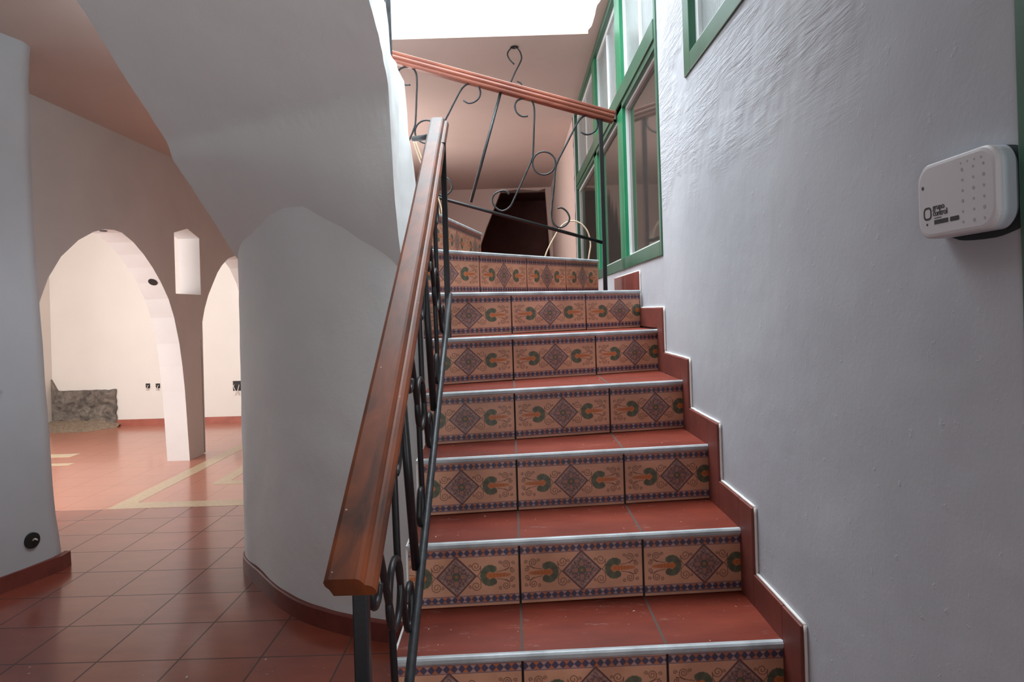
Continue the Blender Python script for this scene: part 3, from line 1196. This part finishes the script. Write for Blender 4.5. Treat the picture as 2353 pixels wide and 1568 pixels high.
def panel(parent, place, r_thin, ring_r, ax1, ax2, mat, parts=('C', 'D', 'R', 'B'), bar_r=None):
    for key, pts in (('C', S_C), ('D', S_D)):
        if key in parts:
            bm = bmesh.new()
            tube(bm, smooth_path([place(a, b) for a, b in pts], 4), r_thin, 8)
            obj('scroll', bm, mat, parent, True)
    if 'R' in parts:
        bm = bmesh.new()
        ring_tube(bm, place(*RING), ring_r, r_thin, ax1, ax2)
        obj('ring', bm, mat, parent, True)
    if 'B' in parts:
        bm = bmesh.new()
        tube(bm, [place(*BAR0), place(*BAR1)], bar_r or r_thin * 1.5, 8)
        obj('baluster', bm, mat, parent, True)


# upper (landing) railing, stands at depth YR
YR = 3.8
X_, Y_, Z_ = Vector((1, 0, 0)), Vector((0, 1, 0)), Vector((0, 0, 1))
rail_u = thing('stair_railing', 'black scrollwork railing with reddish wooden handrail crossing between pillar and green window', 'railing')
O3 = at(org[0], org[1], YR)
da = at(org[0] + e1[0] * 100, org[1] + e1[1] * 100, YR) - O3
db = at(org[0] + e2[0] * 100, org[1] + e2[1] * 100, YR) - O3
da.normalize(); db.normalize()
for i in range(2):
    pl = lambda a, b, i=i: O3 + da * (a + PERIOD * i) + db * b
    panel(rail_u, pl, 0.0052, 0.064, X_, Z_, M['iron_grey'], parts=('C', 'D', 'R', 'B'), bar_r=0.0085)
bm = bmesh.new()
tube(bm, [at(1386, 558, YR), at(1010, 455, YR), at(900, 425, YR)], 0.0095, 8)
obj('bottom_bar', bm, M['iron'], rail_u, True)
bm = bmesh.new()
pt, pb = at(1380, 268, YR), at(1392, 690, YR)
box(bm, pb.x - 0.011, pb.x + 0.011, YR - 0.011, YR + 0.011, 1.449, pt.z, 0.002)
obj('post', bm, M['iron'], rail_u)
HS = [(-0.034, -0.010), (-0.034, 0.004), (-0.029, 0.008), (0.029, 0.008), (0.034, 0.004), (0.034, -0.006), (0.030, -0.010), (0.032, -0.015), (0.035, -0.021),
      (0.033, -0.028), (0.028, -0.031), (0.027, -0.036), (0.030, -0.042), (0.027, -0.050), (0.018, -0.052), (-0.018, -0.052), (-0.027, -0.050), (-0.030, -0.042), (-0.027, -0.036), (-0.028, -0.031), (-0.034, -0.026)]
bm = bmesh.new()
r1, r0 = at(1413, 262, YR), at(860, 112, YR)
dr = (r1 - r0).normalized()
upv = Vector((-dr.z, 0, dr.x))
n = 12
path = [r0.lerp(r1, i / n) for i in range(n + 1)]
sweep(bm, [(-a, b) for a, b in HS], path, [Y_] * (n + 1), [upv] * (n + 1))
o = obj('handrail', bm, M['wood2'], rail_u)
o['label'] = 'reddish grooved wooden handrail'
bm = bmesh.new()
tube(bm, [r1 - Vector((0.03, 0, 0.03)), Vector((XW - 0.002, YR, r1.z - 0.04))], 0.008, 8)
obj('wall_bracket', bm, M['iron'], rail_u, True)

# lower railing along the open side of the steps
rail_l = thing('stair_railing', 'black iron railing with broad dark wooden handrail along the lower steps, nearest the camera', 'railing')
XRL = -0.243
SL = 0.70
al = math.atan(SL)


def bar_z(y):
    return 0.62 + SL * (y - 1.38)


def rail_z(y):
    return 1.003 + 0.640 * (y - 0.95)


KS = 0.78
LEAN = 0.45


def low_place(y0):
    def f(a, b):
        a, b = a * KS, b * KS
        Y = y0 + a * math.cos(al) - b * math.sin(al) * LEAN
        return Vector((XRL, Y, bar_z(y0) + a * math.sin(al) + b * math.cos(al) * 1.0 + b * 0.02))
    return f


per = 0.44
for i in range(-1, 3):
    y0 = 1.60 + per * i
    panel(rail_l, low_place(y0), 0.0072, 0.064, Y_, Z_, M['iron_grey'] if False else M['iron'], bar_r=0.0105,
          parts=('C', 'D', 'R', 'B') if 0 <= i < 2 else (('C', 'B') if i == -1 else ('C', 'D', 'R')))
bm = bmesh.new()
tube(bm, [Vector((XRL + 0.012, y, bar_z(y))) for y in (1.02, 1.4, 1.8, 2.2, 2.55)], 0.0105, 8)
obj('bottom_bar', bm, M['iron_grey'], rail_l, True)
bm = bmesh.new()
box(bm, -0.247, -0.225, 1.00, 1.022, 0.246, rail_z(1.01) - 0.02, 0.002)
obj('post', bm, M['iron'], rail_l)
bm = bmesh.new()
box(bm, XRL - 0.006, XRL + 0.014, 2.54, 2.56, 1.275, rail_z(2.55) - 0.02, 0.002)
obj('post', bm, M['iron'], rail_l)
bm = bmesh.new()
tube(bm, [at(951, 319, 2.92), at(975, 316, 2.82), at(1004, 309, 2.73)], 0.012, 8)
obj('wall_bracket', bm, M['iron'], rail_l, True)
# handrail board
bm = bmesh.new()
HL = [(-0.037, -0.014), (-0.038, -0.006), (-0.036, -0.001), (-0.03, 0.001), (0.008, 0.001), (0.013, -0.002), (0.017, -0.008), (0.019, -0.013), (0.023, -0.014), (0.029, -0.017),
      (0.033, -0.024), (0.034, -0.032), (0.030, -0.036), (-0.028, -0.036), (-0.032, -0.022)]
ed = [(0.95, -0.274), (1.4, -0.2795), (1.95, -0.288), (2.45, -0.300), (2.76, -0.305)]
path, sd, uv_ = [], [], []
for i in range(25):
    y = 0.95 + (2.76 - 0.95) * i / 24
    xl = interp(y, [e[0] for e in ed], [e[1] for e in ed])
    path.append(Vector((xl + 0.037, y, rail_z(y))))
    sd.append(X_)
    uv_.append(Vector((0, -0.539, 0.842)))
sweep(bm, HL, path, sd, uv_)
o = obj('handrail', bm, M['wood'], rail_l)
o['label'] = 'broad dark varnished wooden handrail'

# railing post of the upper flight, only its foot in view
rail_t = thing('stair_railing', 'slim dark railing uprights above the upper flight at the white opening', 'railing')
for dy in (0, 0.12):
    bm = bmesh.new()
    box(bm, -0.495, -0.475, 2.76 + dy, 2.78 + dy, 2.43, 3.5, 0.002)
    obj('post', bm, M['iron_grey'], rail_t)

# ------------------------------------------------------------------ windows on the right wall
def window(name, hole, transom, mull, rail=0.055, deep=0.05):
    y0, y1, z0, z1 = hole
    w = bpy.data.objects.new(name, None)
    C.objects.link(w)
    struct(w)
    xf = XW - 0.006
    bm = bmesh.new()
    for b in ((y0, y0 + 0.035, z0, z1), (y1 - rail, y1, z0, z1), (y0 + 0.035, y1 - rail, z0, z0 + 0.062), (y0 + 0.035, y1 - rail, z1 - rail, z1)):
        box(bm, xf, XW + deep + 0.06, *b, 0.003)
    obj('window_frame', bm, M['green_dark'], w)
    if transom:
        bm = bmesh.new()
        box(bm, xf - 0.004, XW + deep + 0.06, y0 + 0.035, y1 - rail, transom[0], transom[1], 0.004)
        box(bm, xf + 0.004, XW + deep, y0 + 0.035, y1 - rail, transom[0] - 0.03, transom[0], 0.002)
        obj('transom', bm, M['green_dark'], w)
    edges = [y0 + 0.035] + [v for m in mull for v in m] + [y1 - rail]
    for a, b in mull:
        bm = bmesh.new()
        box(bm, xf + 0.004, XW + deep + 0.06, a, b, z0 + 0.05, z1 - rail, 0.003)
        obj('mullion', bm, M['green_rough'], w)
    rows_ = [(z0 + 0.062, transom[0] - 0.03, 0), (transom[1], z1 - rail, 1)] if transom else [(z0 + 0.062, z1 - rail, 1)]
    for i in range(0, len(edges), 2):
        a, b = edges[i], edges[i + 1]
        for (za, zb_, upr) in rows_:
            bd = 0.014 if not upr else 0.032
            bm = bmesh.new()
            xb0, xb1 = XW + 0.018, XW + 0.045
            box(bm, xb0, xb1, a, a + bd, za, zb_)
            box(bm, xb0, xb1, b - bd, b, za, zb_)
            box(bm, xb0, xb1, a + bd, b - bd, za, za + bd)
            box(bm, xb0, xb1, a + bd, b - bd, zb_ - bd, zb_)
            if upr:
                mid = 0.5 * (a + b)
                box(bm, xb0 + 0.004, xb1 + 0.012, mid - 0.02, mid + 0.02, za + bd, zb_ - bd)
            f_ = obj('sash', bm, M['aluminium'], w)
            f_['label'] = 'white aluminium sash'
            bm = bmesh.new()
            box(bm, XW + 0.030, XW + 0.035, a + bd * 0.5, b - bd * 0.5, za + bd * 0.5, zb_ - bd * 0.5)
            obj('pane', bm, M['glass_up'] if upr else M['glass'], f_)
    return w


window('window_1', W1, (2.46, 2.545), [(3.62, 3.78), (4.70, 4.84)])
window('window_2', W2, None, [], rail=0.075)

# door frame at the right edge
bm = bmesh.new()
box(bm, XW - 0.008, XW + 0.15, DR[1] - 0.07, DR[1], 0, DR[3], 0.003)
box(bm, XW - 0.008, XW + 0.15, DR[0], DR[0] + 0.07, 0, DR[3], 0.003)
box(bm, XW - 0.008, XW + 0.15, DR[0] + .07, DR[1] - .07, DR[3] - 0.07, DR[3], 0.003)
dof = struct(obj('door_1', bm, M['green_dark']))
bm = bmesh.new()
for b in ((DR[0] + .07, DR[0] + .15, 0, DR[3] - .07), (DR[1] - .15, DR[1] - .07, 0, DR[3] - .07), (DR[0] + .15, DR[1] - .15, 0, 0.4), (DR[0] + .15, DR[1] - .15, DR[3] - .17, DR[3] - .07)):
    box(bm, XW + 0.03, XW + 0.07, *b, 0.003)
leaf = obj('door_leaf', bm, M['green_dark'], dof)
bm = bmesh.new()
box(bm, XW + 0.045, XW + 0.052, DR[0] + .145, DR[1] - .145, 0.395, DR[3] - .165)
obj('pane', bm, M['glass_up'], leaf)

# ------------------------------------------------------------------ alarm keypad
kp = thing('alarm_keypad', 'white rounded alarm keypad with dark printed logo fixed to the right wall', 'keypad')
kp.location = (XW, 0.90, 1.505)
KY0, KY1, KZ0, KZ1, KT = -0.082, 0.078, -0.052, 0.052, 0.030


def rrect(y0, y1, z0, z1, r, n=8):
    out = []
    for cy, cz, a0 in ((y1 - r, z1 - r, 0), (y0 + r, z1 - r, 90), (y0 + r, z0 + r, 180), (y1 - r, z0 + r, 270)):
        for i in range(n + 1):
            a = math.radians(a0 + 90 * i / n)
            out.append((cy + r * math.cos(a), cz + r * math.sin(a)))
    return out


def rbox(bm, x0, x1, pts0, pts1=None):
    pts1 = pts1 or pts0
    prism(bm, [(x0, p[0], p[1]) for p in pts0], [(x1, p[0], p[1]) for p in pts1])


bm = bmesh.new()
rings = []
for x, s in ((0, -0.004), (-0.006, 0.0), (-0.022, 0.0)):
    rings.append([bm.verts.new((x, p[0], p[1])) for p in rrect(KY0 - s, KY1 + s, KZ0 - s, KZ1 + s, 0.026)])
for r0_, r1_ in zip(rings, rings[1:]):
    for i in range(len(r0_)):
        j = (i + 1) % len(r0_)
        bm.faces.new((r0_[i], r0_[j], r1_[j], r1_[i]))
bm.faces.new(rings[0])
bm.faces.new(rings[-1])
obj('rim', bm, M['kp_edge'], kp)['label'] = 'pale bluish rim'
bm = bmesh.new()
rings = []
for x, s in ((-0.0221, 0.0), (-0.027, -0.0005), (-0.0292, -0.0025), (-0.030, -0.006)):
    rings.append([bm.verts.new((x, p[0], p[1])) for p in rrect(KY0 - s, KY1 + s, KZ0 - s, KZ1 + s, 0.024)])
for r0_, r1_ in zip(rings, rings[1:]):
    for i in range(len(r0_)):
        j = (i + 1) % len(r0_)
        bm.faces.new((r0_[i], r0_[j], r1_[j], r1_[i]))
bm.faces.new(rings[0])
bm.faces.new(rings[-1])
obj('face_plate', bm, M['kp_white'], kp)
XF = -0.0303


def disc(bm, y, z, r, x=XF):
    vs = [(x, y + r * math.cos(i * math.pi / 8), z + r * math.sin(i * math.pi / 8)) for i in range(16)]
    prism(bm, vs, [(x + 0.0006, b, c) for a, b, c in vs])


bm = bmesh.new()
disc(bm, 0.064, 0.020, 0.0026)
obj('indicator', bm, M['kp_print'], kp)
bm = bmesh.new()
disc(bm, 0.056, -0.032, 0.0018)
obj('indicator', bm, M['kp_print'], kp)
# logo: rounded ring
bm = bmesh.new()
outer, inner = rrect(0.0455, 0.0635, -0.026, -0.008, 0.0065), rrect(0.0482, 0.0608, -0.0233, -0.0107, 0.004)
oa = [bm.verts.new((XF, a, b)) for a, b in outer]
ia = [bm.verts.new((XF, a, b)) for a, b in inner]
ob_ = [bm.verts.new((XF + .0006, a, b)) for a, b in outer]
ib = [bm.verts.new((XF + .0006, a, b)) for a, b in inner]
for i in range(len(oa)):
    j = (i + 1) % len(oa)
    bm.faces.new((oa[i], oa[j], ia[j], ia[i]))
    bm.faces.new((oa[i], ob_[i], ob_[j], oa[j]))
    bm.faces.new((ia[i], ia[j], ib[j], ib[i]))
obj('logo', bm, M['kp_print'], kp)
bm = bmesh.new()
rbox(bm, XF, XF + .0006, rrect(0.010, 0.040, -0.0335, -0.0275, 0.0012))
rbox(bm, XF, XF + .0006, rrect(-0.012, 0.006, -0.0335, -0.0275, 0.0012))
rbox(bm, XF, XF + .0006, rrect(0.024, 0.040, -0.0255, -0.0245, 0.0004))
obj('printed_bars', bm, M['kp_print'], kp)


def text(body, y, z, size, parent):
    cu = bpy.data.curves.new('lettering', 'FONT')
    cu.body = body
    cu.size = size
    cu.extrude = 0.0002
    cu.space_character = 0.92
    tmp = bpy.data.objects.new('lettering', cu)
    C.objects.link(tmp)
    dg = bpy.context.evaluated_depsgraph_get()
    me = bpy.data.meshes.new_from_object(tmp.evaluated_get(dg))
    bpy.data.objects.remove(tmp)
    # text x runs towards -Y (to the right as seen), text up = Z, faces -X
    me.transform(Matrix(((0, 0, -1, XF - 0.0001), (-1, 0, 0, y), (0, 1, 0, z), (0, 0, 0, 1))))
    me.materials.clear()
    return link('lettering', me, M['kp_print'], parent)


text('grupo', 0.0425, -0.0135, 0.0115, kp)
text('control', 0.0425, -0.0218, 0.0115, kp)
bm = bmesh.new()
for c, yy in enumerate((-0.020, -0.041, -0.060)):
    for r in range(6):
        disc(bm, yy, 0.030 - r * 0.0135, 0.0018 if (r + c) % 3 else 0.0024)
for yy in (-0.018, -0.031, -0.044, -0.056):
    disc(bm, yy, 0.0385, 0.0014)
obj('key_print', bm, M['kp_key'], kp)
# dark uneven patch behind the keypad, showing past its edges
bm = bmesh.new()
pts = []
for i in range(60):
    a = i * 2 * math.pi / 60
    rr_ = 1 + 0.05 * noise.noise(Vector((math.cos(a) * 2, math.sin(a) * 2, 9)))
    pts.append((-0.0012, -0.008 + 0.078 * abs(math.cos(a)) ** .6 * (1 if math.cos(a) > 0 else -1) * rr_ * 1.06 - 0.006, -0.003 + 0.052 * abs(math.sin(a)) ** .6 * (1 if math.sin(a) > 0 else -1) * rr_ * 1.1))
prism(bm, pts, [(0.001, b, c) for a, b, c in pts])
o = obj('dark_surround', bm, simple('dark_wall_patch', (0.03, 0.04, 0.045, 1), 0.9), kp)

# ------------------------------------------------------------------ small things
def tubes_thing(name, label, cat, paths, r, mat):
    bm = bmesh.new()
    for p in paths:
        tube(bm, p, r, 8)
    return tag(obj(name, bm, mat, smooth=True), label, cat)


YC = 3.97
tubes_thing('electric_cable', 'cream cable looping above the winding step by the green window', 'cable',
            [smooth_path([at(1248, 612, YC), at(1256, 580, YC), at(1275, 543, YC), at(1292, 518, YC), at(1312, 508, YC), at(1333, 513, YC), at(1350, 532, YC),
                          at(1357, 560, YC), at(1354, 585, YC), at(1348, 625, YC)], 4)], 0.0045, M['cable'])
YC = 3.4
tubes_thing('electric_cable', 'pair of cream cables hanging between pillar and wooden handrail', 'cable',
            [smooth_path([at(950, 325, YC), at(956, 346, YC), at(975, 395, YC), at(1000, 452, YC), at(1010, 492, YC), at(1013, 540, YC)], 4),
             smooth_path([at(955, 325, YC), at(962, 346, YC), at(981, 395, YC), at(1006, 452, YC), at(1016, 492, YC), at(1019, 540, YC)], 4)], 0.0035, M['cable'])

# lamp hook on the ceiling over the stairs
hk = at(1182, 108, 4.58)
dz = CEIL2 - hk.z
YH = 4.6
pts = [(1181.6, 148), (1171, 137), (1166, 124), (1172, 113), (1182, 108), (1193, 116), (1198.5, 131), (1196, 142), (1189, 156), (1182, 170), (1174, 190), (1172, 206),
       (1178, 219), (1189, 223), (1198, 218), (1201, 205), (1197, 192), (1188, 187)]
hook = thing('ceiling_hook', 'bent iron lamp hook hanging from pink ceiling above the crossing handrail', 'hook')
bm = bmesh.new()
tube(bm, smooth_path([at(x, y, YH) for x, y in pts], 4), 0.005, 8)
obj('hook_wire', bm, M['iron_grey'], hook, True)
bm = bmesh.new()
c0 = at(1182, 108, YH)
prism(bm, [(c0.x + 0.028 * math.cos(i * math.pi / 6), YH + 0.028 * math.sin(i * math.pi / 6), c0.z - 0.003) for i in range(12)],
      [(c0.x + 0.02 * math.cos(i * math.pi / 6), YH + 0.02 * math.sin(i * math.pi / 6), CEIL2) for i in range(12)])
obj('ceiling_plate', bm, M['iron_grey'], hook)


def wall_box(name, label, cat, cx, cz, w, h, yw, wires=True, group=None):
    t = thing(name, label, cat, group=group)
    bm = bmesh.new()
    box(bm, cx - w / 2, cx + w / 2, yw - 0.006, yw + 0.002, cz - h / 2, cz + h / 2, 0.001)
    obj('box', bm, M['black'], t)
    if wires:
        bm = bmesh.new()
        for s in (-0.3, 0.2):
            tube(bm, smooth_path([Vector((cx + s * w, yw - 0.008, cz + h * 0.1)), Vector((cx + s * w * 1.2, yw - 0.03, cz)), Vector((cx + s * w * 0.4, yw - 0.03, cz - h * 0.6)),
                                  Vector((cx + s * w, yw - 0.015, cz - h * 0.95))], 4), 0.005, 6)
        obj('wire', bm, M['flake'], t, True)
    return t


for (px, lab) in ((340, 'left of the pair of black wall boxes low on the far cream wall'), (363, 'right of the pair of black wall boxes, beside the arch jamb')):
    p = at(px, 887, FAR)
    wall_box('electrical_box', lab, 'electrical box', p.x, p.z, 0.056, 0.062, FAR)
p = at(546, 887, FAR)
wall_box('electrical_box', 'larger dark box with loose wires on far wall, seen through right arch', 'electrical box', p.x, p.z, 0.12, 0.13, FAR)

# recessed lamp holes in the big arch
for (px, py, lab, r) in ((357, 645, 'black lamp hole in right side of the large arch', 0.04), (238, 530, 'small dark lamp hole at the crown of the large arch', 0.028)):
    best = None
    for i in range(400):
        y = arch1[0][0] + (arch1[-1][0] - arch1[0][0]) * i / 399
        z = interp(y, [q[0] for q in arch1], [q[1] for q in arch1])
        for xx in (-3.27, -3.30, -3.33, -3.36):
            u, v = xx / y, (EYE - z) / y
            X2, Y2 = AX + F * (u * cs + v * sn), AY + F * (-u * sn + v * cs)
            d = math.hypot(X2 - px, Y2 - py)
            if best is None or d < best[0]:
                best = (d, xx, y, z)
    _, xx, y, z = best
    z2 = interp(y + .05, [q[0] for q in arch1], [q[1] for q in arch1])
    z1_ = interp(y - .05, [q[0] for q in arch1], [q[1] for q in arch1])
    tv = Vector((0, 0.1, z2 - z1_)).normalized()
    nvv = Vector((0, tv.z, -tv.y))
    bm = bmesh.new()
    c = Vector((xx, y, z))
    ra = [c + nvv * 0.004 + (X_ * math.cos(i * math.pi / 9) + tv * math.sin(i * math.pi / 9)) * r for i in range(18)]
    prism(bm, ra, [p_ - nvv * 0.03 for p_ in ra])
    t = thing('recessed_lamp_hole', lab, 'lamp hole')
    obj('socket', bm, M['black'], t)

# hole with wire low on the near left wall
hp = Vector((-2.612, 3.665, 0.215))
t = thing('wall_hole', 'round dark outlet hole with wire end low on near left wall', 'outlet hole')
bm = bmesh.new()
dirw = Vector((0.27, 0.96, 0)).normalized()
nw = Vector((dirw.y, -dirw.x, 0))
ra = [hp + nw * 0.006 + (dirw * math.cos(i * math.pi / 10) + Z_ * math.sin(i * math.pi / 10)) * (0.042 + 0.004 * noise.noise(Vector((i, 2, 2)))) for i in range(20)]
prism(bm, ra, [p_ - nw * 0.03 for p_ in ra])
obj('socket', bm, M['black'], t)
bm = bmesh.new()
tube(bm, smooth_path([hp + nw * 0.004, hp + nw * 0.02 + Z_ * 0.01, hp + nw * 0.022 + dirw * 0.012], 4), 0.004, 6)
obj('wire', bm, M['flake'], t, True)
t = thing('wall_anchor', 'small torn wall plug at mid height of near left wall', 'wall plug')
hp2 = Vector((-2.672, 3.54, 1.03))
bm = bmesh.new()
ra = [hp2 + nw * 0.012 + (dirw * math.cos(i * math.pi / 5) * 0.014 + Z_ * math.sin(i * math.pi / 5) * 0.009) for i in range(10)]
prism(bm, ra, [p_ - nw * 0.02 for p_ in ra])
obj('plug', bm, M['kp_key'], t)

# exposed stone at the foot of the far wall and its rubble
bm = bmesh.new()
nx_, nz_ = 70, 34
x0, x1 = -6.12, -5.27
vs = []
for k in range(nz_ + 1):
    row = []
    for i in range(nx_ + 1):
        u, v = i / nx_, k / nz_
        x = x0 + (x1 - x0) * u
        topz = 0.49 + 0.012 * noise.noise(Vector((x * 12, 0, 0))) + (0.16 * max(0, 1 - (x - x0) / 0.08))
        z = topz * v
        d = 0.05 * (0.5 + noise.noise(Vector((x * 7, 1, z * 9)))) + 0.03 * noise.noise(Vector((x * 19, 4, z * 22)))
        ed_ = min(u, 1 - u, 1 - v, 1) * 14
        row.append(bm.verts.new((x + (0.02 * noise.noise(Vector((1, 1, z * 14))) if i == nx_ else 0), FAR - max(0.002, 0.03 + d * min(1, ed_)), z)))
    vs.append(row)
for k in range(nz_):
    for i in range(nx_):
        bm.faces.new((vs[k][i], vs[k][i + 1], vs[k + 1][i + 1], vs[k + 1][i]))
for k in range(nz_):
    pass
bot_ = [bm.verts.new((v_.co.x, FAR + 0.01, v_.co.z)) for v_ in vs[-1]]
for i in range(nx_):
    bm.faces.new((vs[-1][i], vs[-1][i + 1], bot_[i + 1], bot_[i]))
rt = [bm.verts.new((r_[-1].co.x, FAR + 0.01, r_[-1].co.z)) for r_ in vs]
for k in range(nz_):
    bm.faces.new((vs[k][-1], vs[k + 1][-1], rt[k + 1], rt[k]))
tag(obj('exposed_stonework', bm, M['stone'], smooth=True), 'grey rubble stone laid bare at the foot of the far cream wall', 'stonework')
bm = bmesh.new()
nx_, ny_ = 80, 16
vs = []
for j in range(ny_ + 1):
    row = []
    for i in range(nx_ + 1):
        u, v = i / nx_, j / ny_
        x = -6.12 + 0.90 * u
        depth = 0.42 * (1 - 0.75 * max(0, (u - 0.72) / 0.28) ** 1.2) + 0.02 * noise.noise(Vector((x * 9, 0, 3)))
        y = FAR - 0.01 - depth * v
        z = 0.11 * (1 - v) ** 1.3 * (1 - 0.7 * max(0, (u - 0.8) / 0.2)) + 0.014 * (noise.noise(Vector((x * 25, y * 25, 0))) + 0.3) * min(1, (1 - v) * 6)
        row.append(bm.verts.new((x, y, max(z, 0.0008))))
    vs.append(row)
for j in range(ny_):
    for i in range(nx_):
        bm.faces.new((vs[j][i], vs[j][i + 1], vs[j + 1][i + 1], vs[j + 1][i]))
tag(obj('sand_rubble', bm, M['sand'], smooth=True), 'sandy mortar rubble heaped on the floor below bare stone', 'rubble', kind='stuff')

# paint flakes on the steps and on the floor
random.seed(11)
bm = bmesh.new()


def flake(x, y, z, s):
    a = random.uniform(0, 6.28)
    n_ = random.choice((4, 5, 6))
    l = random.uniform(0.6, 2.2)
    ps = []
    for i in range(n_):
        b = i * 2 * math.pi / n_
        px_, py_ = s * l * math.cos(b), s * 0.5 * math.sin(b)
        ps.append((x + px_ * math.cos(a) - py_ * math.sin(a), y + px_ * math.sin(a) + py_ * math.cos(a), z + 0.0002))
    prism(bm, ps, [(p_[0], p_[1], z + s * 0.4) for p_ in ps])


for k in range(3, 8):
    (L, R, z) = ST[k]
    L2, R2 = ST[k + 1][0], ST[k + 1][1]
    for _ in range(26):
        u, v = random.random(), random.uniform(0.1, 0.93) ** 0.7
        a_, b_ = lerp2(L, R, u), lerp2(L2, R2, u)
        p_ = lerp2(a_, b_, v)
        flake(p_[0], p_[1], z, random.uniform(0.0006, 0.0016) * (1.8 if random.random() < 0.12 else 1))
for _ in range(46):
    flake(random.uniform(-2.3, -0.5), random.uniform(1.8, 2.75), 0, random.uniform(0.001, 0.0032))
for px, py in ((482, 1523), (504, 1503)):
    pass
flake(-1.29, 2.62, 0, 0.009)
flake(-1.03, 2.74, 0, 0.006)
tag(obj('paint_flakes', bm, M['flake']), 'tiny white paint flakes scattered over red treads and floor tiles', 'paint flakes', kind='stuff')
